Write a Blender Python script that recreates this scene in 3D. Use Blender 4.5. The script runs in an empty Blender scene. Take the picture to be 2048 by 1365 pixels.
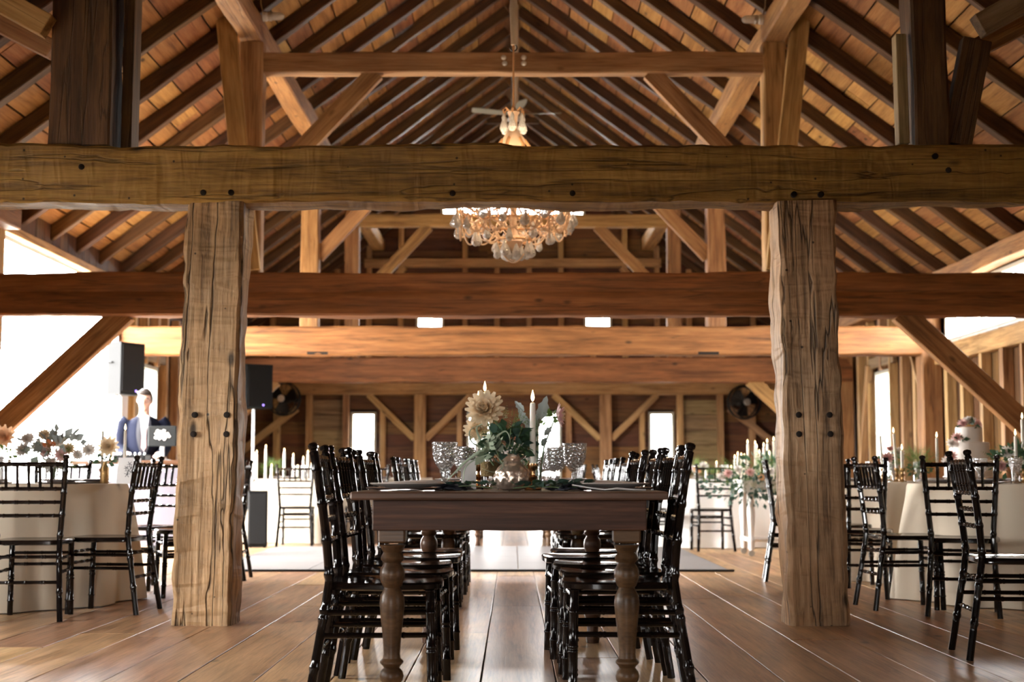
import bpy, math, random
from mathutils import Vector, Matrix, Euler, noise
PI = math.pi
R = math.radians
random.seed(7)
sc = bpy.context.scene
col = sc.collection

# ------------------------------------------------------------------ camera, sky, light, exposure
CAM_H, PITCH = 0.82, math.atan((948 - 682.5) / 2844.44)
cam = bpy.data.cameras.new('camera')
cam.lens, cam.sensor_width, cam.sensor_fit = 50, 36, 'HORIZONTAL'
cam.clip_end = 200
cam.dof.use_dof = True
cam.dof.focus_distance = 6.2
cam.dof.aperture_fstop = 3.2
cam_o = bpy.data.objects.new('camera', cam)
cam_o.location = (0, 0, CAM_H)
cam_o.rotation_euler = (PI / 2 + PITCH, 0, R(0.04))
col.objects.link(cam_o)
sc.camera = cam_o

world = bpy.data.worlds.new('overcast_sky')
sc.world = world
world.use_nodes = True
bg = world.node_tree.nodes['Background']
bg.inputs[0].default_value = (1.0, 0.985, 0.96, 1)
bg.inputs[1].default_value = 62.0
sc.view_settings.view_transform = 'Standard'
sc.view_settings.look = 'None'
sc.view_settings.gamma = 1
sc.view_settings.use_curve_mapping = False
sc.view_settings.exposure = 0.3
sc.cycles.max_bounces = 8
sc.cycles.diffuse_bounces = 4
sc.cycles.glossy_bounces = 3
sc.cycles.transmission_bounces = 4
sc.cycles.use_adaptive_sampling = True
sc.cycles.adaptive_threshold = 0.04
sc.cycles.transparent_max_bounces = 8
sc.cycles.caustics_reflective = False
sc.cycles.caustics_refractive = False
sc.cycles.sample_clamp_indirect = 6
sc.cycles.use_denoising = True

# barn dimensions (metres); camera looks along +Y down the nave
XW, XL = 5.0, 4.70            # inner faces of the right and left wall boarding
YB, YF = 24.8, -4.0           # inner faces of back and front walls
RIDGE, SLOPE = 6.72, 0.75     # underside of rafters: z = RIDGE - SLOPE*|x|
BENTS = (7.92, 12.7, 16.5, 20.8)
QX = 2.37
# openings (y0, y1, z0, z1) in the long walls and (x0, x1, z0, z1) in the gable ends
OPEN_LEFT = [(12.85, 16.9, 0.0, 3.04), (17.65, 18.55, 0.75, 2.2), (5.2, 6.35, 0.8, 2.1), (2.0, 2.8, 0.9, 1.9)]
OPEN_RIGHT = [(12.95, 16.2, 2.30, 2.90), (18.5, 19.4, 0.75, 2.2), (1.4, 1.9, 0.9, 1.7)]
OPEN_BACK = [(-2.82, -2.38, 0.75, 1.89), (-0.80, -0.38, 0.75, 1.89), (0.42, 0.84, 0.75, 1.89), (2.36, 2.80, 0.75, 1.89),
             (-1.70, -1.21, 3.3, 3.95), (1.24, 1.73, 3.3, 3.95), (-1.27, 1.27, 5.2, 5.55)]
OPEN_FRONT = [(-2.0, -1.2, 0.9, 1.9)]

def portal(loc, rot, sx, sy):
    l = bpy.data.lights.new('daylight_opening', 'AREA')
    l.shape, l.size, l.size_y = 'RECTANGLE', sx, sy
    l.cycles.is_portal = True
    o = bpy.data.objects.new('daylight_opening', l)
    o.location, o.rotation_euler = loc, rot
    col.objects.link(o)
for (a, b, c, d) in OPEN_LEFT: portal((-XL - .12, (a + b) / 2, (c + d) / 2), (0, -PI / 2, 0), d - c, b - a)
for (a, b, c, d) in OPEN_RIGHT: portal((XW + .12, (a + b) / 2, (c + d) / 2), (0, PI / 2, 0), d - c, b - a)
for (a, b, c, d) in OPEN_BACK: portal(((a + b) / 2, YB + .14, (c + d) / 2), (-PI / 2, 0, 0), b - a, d - c)
for (a, b, c, d) in OPEN_FRONT: portal(((a + b) / 2, YF - .14, (c + d) / 2), (PI / 2, 0, 0), b - a, d - c)

# ------------------------------------------------------------------ materials
M = {}
def newmat(name):
    m = bpy.data.materials.new(name); m.use_nodes = True
    M[name] = m
    return m, m.node_tree.nodes, m.node_tree.links, m.node_tree.nodes['Principled BSDF']
def plain(name, c, rough=.5, metal=0, spec=.5, emit=None, es=0, trans=0, ior=1.45, coat=0, bump=0, bscale=200, var=0, sss=0, thru=0):
    m, N, L, p = newmat(name)
    p.inputs['Base Color'].default_value = (*c, 1)
    p.inputs['Roughness'].default_value = rough
    p.inputs['Metallic'].default_value = metal
    p.inputs['Specular IOR Level'].default_value = spec
    p.inputs['Transmission Weight'].default_value = trans
    p.inputs['IOR'].default_value = ior
    p.inputs['Coat Weight'].default_value = coat
    if sss:
        p.inputs['Subsurface Weight'].default_value = sss
        p.inputs['Subsurface Radius'].default_value = (.02, .01, .006)
    if emit:
        p.inputs['Emission Color'].default_value = (*emit, 1)
        p.inputs['Emission Strength'].default_value = es
    tc = N.new('ShaderNodeTexCoord')
    if bump:
        n = N.new('ShaderNodeTexNoise'); n.inputs['Scale'].default_value = bscale; n.inputs['Detail'].default_value = 3
        L.new(tc.outputs['Object'], n.inputs['Vector'])
        b = N.new('ShaderNodeBump'); b.inputs['Strength'].default_value = bump; b.inputs['Distance'].default_value = .01
        L.new(n.outputs['Fac'], b.inputs['Height']); L.new(b.outputs['Normal'], p.inputs['Normal'])
    if thru:
        tl = N.new('ShaderNodeBsdfTranslucent'); tl.inputs[0].default_value = (*c, 1)
        mx = N.new('ShaderNodeMixShader'); mx.inputs[0].default_value = thru
        L.new(p.outputs[0], mx.inputs[1]); L.new(tl.outputs[0], mx.inputs[2]); L.new(mx.outputs[0], N['Material Output'].inputs[0])
    if var:
        oi = N.new('ShaderNodeObjectInfo')
        n = N.new('ShaderNodeTexNoise'); n.inputs['Scale'].default_value = 9
        L.new(tc.outputs['Object'], n.inputs['Vector'])
        ad = N.new('ShaderNodeMath'); ad.operation = 'ADD'
        L.new(oi.outputs['Random'], ad.inputs[0]); L.new(n.outputs['Fac'], ad.inputs[1])
        mr = N.new('ShaderNodeMapRange'); mr.inputs[1].default_value = .3; mr.inputs[2].default_value = 1.7
        mr.inputs[3].default_value = 1 - var; mr.inputs[4].default_value = 1 + var
        L.new(ad.outputs[0], mr.inputs[0])
        hs = N.new('ShaderNodeHueSaturation'); hs.inputs['Color'].default_value = (*c, 1)
        L.new(mr.outputs[0], hs.inputs['Value']); L.new(hs.outputs[0], p.inputs['Base Color'])
    return m
def wood(name, dark, mid, light, rough=.62, spec=.35, gs=(1.1, 16, 16), bump=.35, var=.3, hue=.012, knots=.5, checks=0.0, adze=0.0, rvar=.12, coat=0, blotch=.55):
    """timber: grain runs along the object's local X; every piece is shifted and toned by its own random number"""
    m, N, L, p = newmat(name)
    tc = N.new('ShaderNodeTexCoord'); oi = N.new('ShaderNodeObjectInfo')
    def math_(op, a, b=None, clamp=False):
        n = N.new('ShaderNodeMath'); n.operation = op; n.use_clamp = clamp
        for i, v in enumerate((a, b)):
            if v is None: continue
            if isinstance(v, (int, float)): n.inputs[i].default_value = v
            else: L.new(v, n.inputs[i])
        return n.outputs[0]
    cb = N.new('ShaderNodeCombineXYZ')
    L.new(math_('MULTIPLY', oi.outputs['Random'], 61.0), cb.inputs[0]); L.new(math_('MULTIPLY', oi.outputs['Random'], 23.0), cb.inputs[1])
    va = N.new('ShaderNodeVectorMath'); va.operation = 'ADD'
    L.new(tc.outputs['Object'], va.inputs[0]); L.new(cb.outputs[0], va.inputs[1])
    def nz(scale, sc_, detail=5, rough_=.6, dist=0):
        mp = N.new('ShaderNodeVectorMath'); mp.operation = 'MULTIPLY'; mp.inputs[1].default_value = scale
        L.new(va.outputs[0], mp.inputs[0])
        n = N.new('ShaderNodeTexNoise'); n.inputs['Scale'].default_value = sc_; n.inputs['Detail'].default_value = detail
        n.inputs['Roughness'].default_value = rough_; n.inputs['Distortion'].default_value = dist
        L.new(mp.outputs[0], n.inputs['Vector'])
        return n.outputs['Fac']
    grain = nz(gs, 1.0, 5, .68, .5)
    fine = nz((3, 90, 90), 1.0, 2, .6, 0)
    blot = nz((.9, 3.0, 3.0), 1.3, 3, .6, .4)
    g = math_('ADD', math_('MULTIPLY', grain, .72), math_('MULTIPLY', fine, .28))
    rp = N.new('ShaderNodeValToRGB')
    e = rp.color_ramp.elements
    e[0].position, e[0].color = .33, (*dark, 1)
    e[1].position, e[1].color = .66, (*light, 1)
    k = rp.color_ramp.elements.new(.5); k.color = (*mid, 1)
    L.new(g, rp.inputs[0])
    val = math_('ADD', math_('MULTIPLY', blot, blotch * 2), 1 - blotch)
    val = math_('MULTIPLY', val, math_('ADD', math_('MULTIPLY', oi.outputs['Random'], var * 2), 1 - var))
    h = math_('ADD', g, math_('MULTIPLY', blot, .4))
    if knots:
        mp = N.new('ShaderNodeVectorMath'); mp.operation = 'MULTIPLY'; mp.inputs[1].default_value = (1.7, 3.6, 3.6)
        L.new(va.outputs[0], mp.inputs[0])
        vo = N.new('ShaderNodeTexVoronoi'); vo.inputs['Scale'].default_value = 1.15
        L.new(mp.outputs[0], vo.inputs['Vector'])
        kn = N.new('ShaderNodeMapRange'); kn.inputs[1].default_value = .045; kn.inputs[2].default_value = .11
        kn.inputs[3].default_value = 1 - knots; kn.inputs[4].default_value = 1
        L.new(vo.outputs['Distance'], kn.inputs[0])
        val = math_('MULTIPLY', val, kn.outputs[0])
    if checks:
        ck = nz((.35, 9, 9), 1.0, 3, .5, .3)
        c2 = math_('ABSOLUTE', math_('SUBTRACT', ck, .5))
        cm = N.new('ShaderNodeMapRange'); cm.inputs[1].default_value = 0.0; cm.inputs[2].default_value = .018
        cm.inputs[3].default_value = 1 - checks; cm.inputs[4].default_value = 1
        L.new(c2, cm.inputs[0])
        val = math_('MULTIPLY', val, cm.outputs[0]); h = math_('ADD', h, math_('MULTIPLY', cm.outputs[0], 1.2))
    if adze:
        az = nz((9, 2.2, 2.2), 1.0, 2, .5, .8)
        h = math_('ADD', h, math_('MULTIPLY', az, adze * 5))
        val = math_('MULTIPLY', val, math_('ADD', math_('MULTIPLY', az, .5 * adze), 1 - .25 * adze))
        # scattered nail holes
        vo2 = N.new('ShaderNodeTexVoronoi'); vo2.inputs['Scale'].default_value = 9
        L.new(va.outputs[0], vo2.inputs['Vector'])
        nh = N.new('ShaderNodeMapRange'); nh.inputs[1].default_value = .05; nh.inputs[2].default_value = .075
        nh.inputs[3].default_value = .15; nh.inputs[4].default_value = 1
        L.new(vo2.outputs['Distance'], nh.inputs[0])
        val = math_('MULTIPLY', val, nh.outputs[0])
    hs = N.new('ShaderNodeHueSaturation')
    L.new(rp.outputs[0], hs.inputs['Color']); L.new(val, hs.inputs['Value'])
    L.new(math_('ADD', math_('MULTIPLY', oi.outputs['Random'], hue * 2), .5 - hue), hs.inputs['Hue'])
    L.new(hs.outputs[0], p.inputs['Base Color'])
    L.new(math_('ADD', math_('MULTIPLY', blot, rvar * 2), rough - rvar), p.inputs['Roughness'])
    p.inputs['Specular IOR Level'].default_value = spec
    p.inputs['Coat Weight'].default_value = coat
    b = N.new('ShaderNodeBump'); b.inputs['Strength'].default_value = bump; b.inputs['Distance'].default_value = .012
    L.new(h, b.inputs['Height']); L.new(b.outputs['Normal'], p.inputs['Normal'])
    return m

wood('hewn', (0.0693, 0.0307, 0.0068), (0.2346, 0.1149, 0.0272), (0.3732, 0.2012, 0.0544), bump=.5, adze=.7, checks=.55, var=.08, knots=.75)
wood('post_wood', (.085, .045, .020), (.38, .225, .115), (.56, .37, .215), bump=1.0, adze=.6, checks=.75, var=.06, gs=(.7, 22, 22), knots=.8, blotch=.75)
wood('beam_wood', (0.0896, 0.0302, 0.0082), (0.215, 0.0797, 0.0239), (0.2986, 0.1262, 0.0431), bump=.3, checks=.45, var=.14, knots=.7)
wood('frame_wood', (0.123, 0.0515, 0.0163), (0.3034, 0.1482, 0.0518), (0.4264, 0.234, 0.0925), bump=.3, checks=.35, var=.22, knots=.6)
wood('dark_wood', (0.0298, 0.0119, 0.0042), (0.0774, 0.0357, 0.0125), (0.1309, 0.0654, 0.025), bump=.4, checks=.5, var=.15, knots=.5)
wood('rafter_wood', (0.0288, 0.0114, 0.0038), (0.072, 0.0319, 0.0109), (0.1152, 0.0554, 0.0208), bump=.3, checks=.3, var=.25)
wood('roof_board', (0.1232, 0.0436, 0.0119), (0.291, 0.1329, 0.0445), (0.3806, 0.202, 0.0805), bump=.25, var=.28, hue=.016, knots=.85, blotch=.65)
wood('wall_board', (0.0372, 0.0132, 0.0038), (0.0967, 0.04, 0.0128), (0.1376, 0.0626, 0.0223), bump=.35, var=.35, hue=.015, knots=.7, blotch=.6)
wood('gable_board', (0.0459, 0.0153, 0.0051), (0.1173, 0.0459, 0.0163), (0.1683, 0.0714, 0.0255), bump=.35, var=.4, hue=.018, knots=.6, blotch=.6)
wood('pale_board', (0.105, 0.063, 0.028), (0.238, 0.161, 0.077), (0.322, 0.231, 0.126), bump=.3, var=.15, knots=.4)
wood('stud_wood', (0.17, 0.084, 0.0328), (0.391, 0.2268, 0.0984), (0.527, 0.3444, 0.1722), bump=.25, var=.2, knots=.5)
wood('floor_wood', (0.175, 0.0832, 0.0364), (0.45, 0.2624, 0.1365), (0.625, 0.3968, 0.2275), rough=.325, spec=.7, bump=.12, var=.22, hue=.012, knots=.7, rvar=.04, coat=0, blotch=.6)
wood('table_wood', (.022, .009, .005), (.070, .029, .015), (.15, .066, .034), rough=.5, spec=.25, bump=.22, var=.06, knots=.5, rvar=.05)
wood('table_top_wood', (.045, .025, .016), (.11, .064, .040), (.18, .11, .075), rough=.48, spec=.3, bump=.3, var=.1, knots=.4, rvar=.05)
wood('leg_wood', (.032, .015, .007), (.085, .042, .020), (.145, .075, .036), rough=.38, spec=.3, bump=.15, var=.1, knots=.2, rvar=.05)
plain('hole_shade', (.012, .006, .003), .9)  # near-black that paints the shade inside peg holes and mortises
plain('roof_deck', (.03, .016, .008), .95, bump=.3, bscale=20)
plain('chair_black', (.006, .004, .0035), .11, spec=.5)
plain('chair_seat_black', (.008, .005, .004), .10, spec=.5)
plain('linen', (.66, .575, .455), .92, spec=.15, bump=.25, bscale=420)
plain('linen_dimmed', (.36, .31, .245), .92, spec=.15, bump=.25, bscale=420)  # linen darkened in colour to offset the strong doorway light
plain('white_linen', (.80, .78, .74), .92, spec=.15, bump=.2, bscale=420)
plain('curtain_cloth', (.62, .62, .64), .95, spec=.1, bump=.2, bscale=150)
plain('wax', (.85, .80, .70), .45, sss=.15, spec=.4)
plain('wick', (.02, .015, .012), .9)
plain('flame', (1, .7, .35), .5, emit=(1.0, .72, .36), es=9)
plain('bulb_warm', (1, .8, .6), .4, emit=(1, .74, .46), es=420)
plain('brass', (.72, .42, .20), .22, metal=1, bump=.1, bscale=60)
plain('mercury_gold', (.86, .68, .54), .28, metal=.85, bump=.4, bscale=70)
plain('gold_leafy', (.36, .22, .09), .4, metal=.9, bump=.4, bscale=80)
plain('moss_gold', (.20, .13, .05), .6, metal=.4, bump=.8, bscale=150)
plain('steel', (.72, .72, .72), .3, metal=1)
plain('zinc', (.82, .83, .84), .35, metal=.4)
plain('silver', (.78, .72, .68), .22, metal=1)
plain('black_iron', (.012, .012, .013), .4, spec=.5)
plain('black_plastic', (.006, .0063, .007), .5, spec=.15, bump=.1, bscale=300)
plain('grille_black', (.006, .0063, .007), .6, spec=.15, metal=.0, bump=.4, bscale=900)
plain('led_violet', (.2, .1, .8), .4, emit=(.35, .25, 1), es=3)
plain('porcelain', (.52, .47, .43), .22, spec=.5, coat=.3)
plain('charger_pewter', (.30, .24, .22), .25, metal=.8)
plain('napkin_grey', (.16, .16, .20), .95, spec=.1, bump=.2, bscale=300)
plain('card_white', (.82, .80, .78), .7)
plain('ink_black', (.03, .03, .035), .8)
plain('leaf_deep', (.050, .100, .050), .5, thru=.3, var=.35)
plain('leaf_eucalyptus', (.060, .115, .085), .55, thru=.3, var=.3)
plain('leaf_fern', (.12, .20, .045), .6, thru=.3, var=.35)
plain('leaf_silver', (.30, .34, .33), .7, thru=.3, var=.18)
plain('stem_green', (.14, .20, .09), .6)
plain('tendril', (.32, .38, .27), .55, var=.15)
plain('petal_cream', (.84, .70, .50), .6, thru=.42, var=.2)
plain('petal_blush', (.82, .56, .54), .6, thru=.42, var=.08)
plain('petal_white', (.86, .82, .78), .6, thru=.42, var=.06)
plain('petal_peach', (.84, .55, .33), .6, thru=.42, var=.06)
plain('petal_inner', (.86, .70, .48), .6, thru=.42, var=.15)
plain('petal_core', (.70, .36, .10), .6)
plain('rust_leaf', (.42, .12, .035), .6, var=.2)
plain('cake_icing', (.84, .80, .75), .55, bump=.1, bscale=60)
plain('bead_amber', (.84, .62, .43), .35, spec=.5)
plain('chandelier_gilt', (.70, .40, .20), .4, metal=.35, bump=.3, bscale=60)
plain('chandelier_pale', (.80, .58, .42), .45, bump=.2, bscale=50)
plain('fan_blade', (.30, .32, .28), .35, spec=.5)
plain('pole_cream', (.62, .54, .44), .7, bump=.5, bscale=60)
plain('white_paint', (.78, .76, .74), .45)
plain('window_paint', (.55, .55, .48), .5)
plain('rubber_black', (.012, .012, .012), .7)
plain('lamp_metal', (.42, .42, .41), .4, metal=.6)
plain('skin', (.62, .38, .29), .5, sss=.1)
plain('hair_dark', (.018, .012, .010), .5, bump=.4, bscale=120)
plain('suit_navy', (.005, .0062, .014), .9, spec=.08, bump=.2, bscale=300)
plain('lapel_black', (.012, .012, .018), .6)
plain('shirt_pale', (.66, .64, .68), .8)
plain('tie_pink', (.55, .30, .30), .7)
plain('shoe_black', (.01, .01, .01), .3)
plain('lips', (.45, .2, .17), .5)
plain('eye_dark', (.03, .02, .015), .3)
plain('screen_dark', (.006, .007, .0075), .6, spec=.15)
plain('dance_vinyl', (.26, .25, .25), .42, spec=.5, bump=.05, bscale=30)
plain('ground_gravel', (.35, .33, .28), .95, bump=.5, bscale=8)

def thin_glass(name, tint=(1, 1, 1), gloss=.08, rough=.02, fres=True):
    m, N, L, p = newmat(name)
    N.remove(p)
    out = N['Material Output']
    tr = N.new('ShaderNodeBsdfTransparent'); tr.inputs[0].default_value = (*tint, 1)
    gl = N.new('ShaderNodeBsdfGlossy'); gl.inputs['Roughness'].default_value = rough
    mx = N.new('ShaderNodeMixShader')
    fr = N.new('ShaderNodeLayerWeight'); fr.inputs[0].default_value = .12
    ad = N.new('ShaderNodeMath'); ad.operation = 'ADD'; ad.use_clamp = True; ad.inputs[1].default_value = gloss
    if fres: L.new(fr.outputs[0], ad.inputs[0]); L.new(ad.outputs[0], mx.inputs[0])
    else: mx.inputs[0].default_value = .03
    L.new(tr.outputs[0], mx.inputs[1]); L.new(gl.outputs[0], mx.inputs[2]); L.new(mx.outputs[0], out.inputs[0])
    return m
thin_glass('pane_glass', gloss=0.0, fres=False)
thin_glass('clear_glass', (.96, .97, .97), .06, .03)
def crystal(name, tint, gloss, rough, dif):
    """cut and pressed glass: clear body, sparkling facets and a milky share"""
    m, N, L, p = newmat(name)
    out = N['Material Output']
    p.inputs['Base Color'].default_value = (*tint, 1); p.inputs['Roughness'].default_value = rough
    p.inputs['Specular IOR Level'].default_value = 1.0
    tr = N.new('ShaderNodeBsdfTransparent'); tr.inputs[0].default_value = (*tint, 1)
    gl = N.new('ShaderNodeBsdfGlossy'); gl.inputs['Roughness'].default_value = rough
    tc = N.new('ShaderNodeTexCoord')
    vo = N.new('ShaderNodeTexVoronoi'); vo.inputs['Scale'].default_value = 95
    L.new(tc.outputs['Object'], vo.inputs['Vector'])
    b = N.new('ShaderNodeBump'); b.inputs['Strength'].default_value = .8; b.inputs['Distance'].default_value = .01
    L.new(vo.outputs['Distance'], b.inputs['Height'])
    L.new(b.outputs['Normal'], gl.inputs['Normal']); L.new(b.outputs['Normal'], p.inputs['Normal'])
    m1 = N.new('ShaderNodeMixShader'); m1.inputs[0].default_value = gloss
    L.new(tr.outputs[0], m1.inputs[1]); L.new(gl.outputs[0], m1.inputs[2])
    m2 = N.new('ShaderNodeMixShader'); m2.inputs[0].default_value = dif
    L.new(m1.outputs[0], m2.inputs[1]); L.new(p.outputs[0], m2.inputs[2]); L.new(m2.outputs[0], out.inputs[0])
crystal('pressed_glass', (.95, .94, .93), .35, .08, .12)
crystal('crystal_drop', (.98, .98, .98), .25, .05, .7)

# ------------------------------------------------------------------ mesh helpers
KIDS = {}
def link(o, parent=None):
    col.objects.link(o)
    if parent is not None:
        o.parent = parent
        KIDS.setdefault(parent.name, []).append(o)
    return o
def tag(o, label=None, cat=None, group=None, kind=None):
    if label: o['label'] = label
    if cat: o['category'] = cat
    if group: o['group'] = group
    if kind: o['kind'] = kind
    return o
def empty(name, loc=(0, 0, 0), rz=0, label=None, cat=None, group=None, kind=None, rot=None):
    o = bpy.data.objects.new(name, None)
    o.empty_display_size = .1
    o.location = loc
    o.rotation_euler = rot if rot else (0, 0, rz)
    link(o)
    return tag(o, label, cat, group, kind)
def copy_tree(o, parent=None):
    c = o.copy(); link(c, parent)
    for ch in KIDS.get(o.name, []): copy_tree(ch, c)
    return c
def place_copy(o, loc, rz=0, label=None, group=None, scale=None):
    c = copy_tree(o)
    c.location = loc; c.rotation_euler = (0, 0, rz)
    if label: c['label'] = label
    if group: c['group'] = group
    if scale: c.scale = (scale,) * 3
    return c

class MB:
    def __init__(s): s.v, s.f, s.mi = [], [], []
    def add(s, vs, fs, mat=0):
        b = len(s.v); s.v.extend(tuple(x) for x in vs)
        for f in fs: s.f.append(tuple(i + b for i in f)); s.mi.append(mat)
        return s
    def box(s, x0, x1, y0, y1, z0, z1, bev=0.0, M_=None, mat=0):
        if bev <= 0:
            vs = [(x, y, z) for z in (z0, z1) for y in (y0, y1) for x in (x0, x1)]
            fs = [(0, 2, 3, 1), (4, 5, 7, 6), (0, 1, 5, 4), (2, 6, 7, 3), (0, 4, 6, 2), (1, 3, 7, 5)]
        else:
            vs = []
            X, Y, Z = (x0, x1), (y0, y1), (z0, z1)
            sg = (1, -1)
            for k in range(2):
                for j in range(2):
                    for i in range(2):
                        x, y, z = X[i], Y[j], Z[k]
                        vs += [(x, y + sg[j] * bev, z + sg[k] * bev), (x + sg[i] * bev, y, z + sg[k] * bev), (x + sg[i] * bev, y + sg[j] * bev, z)]
            I = lambda i, j, k, a: (i + 2 * j + 4 * k) * 3 + a
            fs = []
            for i in range(2): fs.append([I(i, 0, 0, 0), I(i, 1, 0, 0), I(i, 1, 1, 0), I(i, 0, 1, 0)][::1 if i else -1])
            for j in range(2): fs.append([I(0, j, 0, 1), I(1, j, 0, 1), I(1, j, 1, 1), I(0, j, 1, 1)][::-1 if j else 1])
            for k in range(2): fs.append([I(0, 0, k, 2), I(1, 0, k, 2), I(1, 1, k, 2), I(0, 1, k, 2)][::1 if k else -1])
            for j in range(2):
                for k in range(2): fs.append([I(0, j, k, 1), I(1, j, k, 1), I(1, j, k, 2), I(0, j, k, 2)][::1 if j == k else -1])
            for i in range(2):
                for k in range(2): fs.append([I(i, 0, k, 0), I(i, 1, k, 0), I(i, 1, k, 2), I(i, 0, k, 2)][::-1 if i == k else 1])
            for i in range(2):
                for j in range(2): fs.append([I(i, j, 0, 0), I(i, j, 1, 0), I(i, j, 1, 1), I(i, j, 0, 1)][::1 if i == j else -1])
            for i in range(2):
                for j in range(2):
                    for k in range(2): fs.append([I(i, j, k, 0), I(i, j, k, 1), I(i, j, k, 2)][::1 if (i + j + k) % 2 else -1])
        if M_ is not None: vs = [M_ @ Vector(v) for v in vs]
        return s.add(vs, fs, mat)
    def tube(s, path, radii, n=8, cap=True, flat=1.0, mat=0, closed=False):
        P = [Vector(p) for p in path]; m = len(P)
        if isinstance(radii, (int, float)): radii = [radii] * m
        T = []
        for i in range(m):
            a, b = (P[i - 1] if (i or closed) else P[i]), (P[(i + 1) % m] if (i < m - 1 or closed) else P[i])
            t = b - a
            T.append(t.normalized() if t.length > 1e-9 else Vector((0, 0, 1)))
        u = T[0].orthogonal().normalized() if abs(T[0].x) > .9 or abs(T[0].z) < .5 else Vector((1, 0, 0))
        vs = []
        for i in range(m):
            u = (u - T[i] * u.dot(T[i]))
            u = u.normalized() if u.length > 1e-6 else T[i].orthogonal().normalized()
            w = T[i].cross(u)
            for k in range(n):
                a = 2 * PI * k / n
                vs.append(P[i] + (u * math.cos(a) + w * math.sin(a) * flat) * radii[i])
        fs = [(i * n + k, i * n + (k + 1) % n, ((i + 1) % m) * n + (k + 1) % n, ((i + 1) % m) * n + k)
              for i in range(m if closed else m - 1) for k in range(n)]
        if cap and not closed: fs += [tuple(range(n - 1, -1, -1)), tuple((m - 1) * n + k for k in range(n))]
        return s.add(vs, fs, mat)
    def lathe(s, prof, n=16, c=(0, 0, 0), M_=None, mat=0, cap=True, flute=0, nf=8):
        vs, m = [], len(prof)
        for (r, z) in prof:
            for k in range(n):
                a = 2 * PI * k / n
                q = r * (1 + flute * math.cos(nf * a))
                vs.append(Vector((c[0] + q * math.cos(a), c[1] + q * math.sin(a), c[2] + z)))
        if M_ is not None: vs = [M_ @ v for v in vs]
        fs = [(i * n + k, i * n + (k + 1) % n, (i + 1) * n + (k + 1) % n, (i + 1) * n + k) for i in range(m - 1) for k in range(n)]
        if cap:
            if prof[0][0] > 1e-5: fs.append(tuple(range(n - 1, -1, -1)))
            if prof[-1][0] > 1e-5: fs.append(tuple((m - 1) * n + k for k in range(n)))
        return s.add(vs, fs, mat)
    def ball(s, c, r, n=8, m=6, mat=0, M_=None):
        rx, ry, rz = r if isinstance(r, (tuple, list)) else (r, r, r)
        vs = []
        for i in range(m + 1):
            t = PI * i / m
            for k in range(n):
                a = 2 * PI * k / n
                vs.append(Vector((c[0] + rx * math.sin(t) * math.cos(a), c[1] + ry * math.sin(t) * math.sin(a), c[2] - rz * math.cos(t))))
        if M_ is not None: vs = [M_ @ v for v in vs]
        fs = [(i * n + k, i * n + (k + 1) % n, (i + 1) * n + (k + 1) % n, (i + 1) * n + k) for i in range(m) for k in range(n)]
        return s.add(vs, fs, mat)
    def grid(s, fn, nu, nv, mat=0, wrap=False):
        vs = [fn(i / (nu if wrap else nu - 1), j / (nv - 1)) for j in range(nv) for i in range(nu)]
        fs = [(j * nu + i, j * nu + (i + 1) % nu, (j + 1) * nu + (i + 1) % nu, (j + 1) * nu + i)
              for j in range(nv - 1) for i in range(nu if wrap else nu - 1)]
        return s.add(vs, fs, mat)
    def prism(s, poly, d0, d1, axis='y', mat=0):
        n = len(poly)
        def P(p, d): return (p[0], d, p[1]) if axis == 'y' else ((d, p[0], p[1]) if axis == 'x' else (p[0], p[1], d))
        vs = [P(p, d0) for p in poly] + [P(p, d1) for p in poly]
        fs = [tuple(range(n)), tuple(range(2 * n - 1, n - 1, -1))] + [(i, i + n, (i + 1) % n + n, (i + 1) % n) for i in range(n)]
        return s.add(vs, fs, mat)
    def mesh(s, name, mats=None, smooth=True, angle=35):
        me = bpy.data.meshes.new(name)
        me.from_pydata(s.v, [], s.f)
        if mats:
            for m in (mats if isinstance(mats, (list, tuple)) else [mats]): me.materials.append(M[m])
            if isinstance(mats, (list, tuple)) and len(mats) > 1: me.polygons.foreach_set('material_index', s.mi)
        if smooth:
            me.polygons.foreach_set('use_smooth', [True] * len(me.polygons))
            try: me.set_sharp_from_angle(angle=R(angle))
            except Exception: pass
        me.validate()
        return me
    def build(s, name, mats, parent=None, smooth=True, angle=35, loc=None, rot=None):
        o = bpy.data.objects.new(name, s.mesh(name, mats, smooth, angle))
        if loc: o.location = loc
        if rot: o.rotation_euler = rot
        return link(o, parent)
def obj(name, me, parent=None, loc=None, rot=None, mtx=None):
    o = bpy.data.objects.new(name, me)
    if mtx is not None: o.matrix_basis = mtx
    if loc: o.location = loc
    if rot: o.rotation_euler = rot
    return link(o, parent)
def frame_along(p0, p1, up=(0, 0, 1)):
    """matrix at the middle of p0-p1 with local X along the piece"""
    p0, p1 = Vector(p0), Vector(p1)
    x = (p1 - p0).normalized()
    u = Vector(up)
    if abs(x.dot(u)) > .98: u = Vector((0, 1, 0))
    z = (u - x * u.dot(x)).normalized(); y = z.cross(x)
    m = Matrix((x, y, z)).transposed().to_4x4()
    m.translation = (p0 + p1) / 2
    return m, (p1 - p0).length
BOARD = {}
def board(name, p0, p1, w, t, mat, parent, up=(0, 0, 1), bev=.004):
    """plain sawn piece: w across (local Y), t thick along 'up' (local Z); alike pieces share a mesh"""
    m, L = frame_along(p0, p1, up)
    key = (round(L, 2), round(w, 3), round(t, 3), mat, bev)
    if key not in BOARD:
        b = MB().box(-L / 2, L / 2, -w / 2, w / 2, -t / 2, t / 2, min(bev, t * .3))
        BOARD[key] = b.mesh(name, mat, False)
    return obj(name, BOARD[key], parent, mtx=m)
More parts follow.
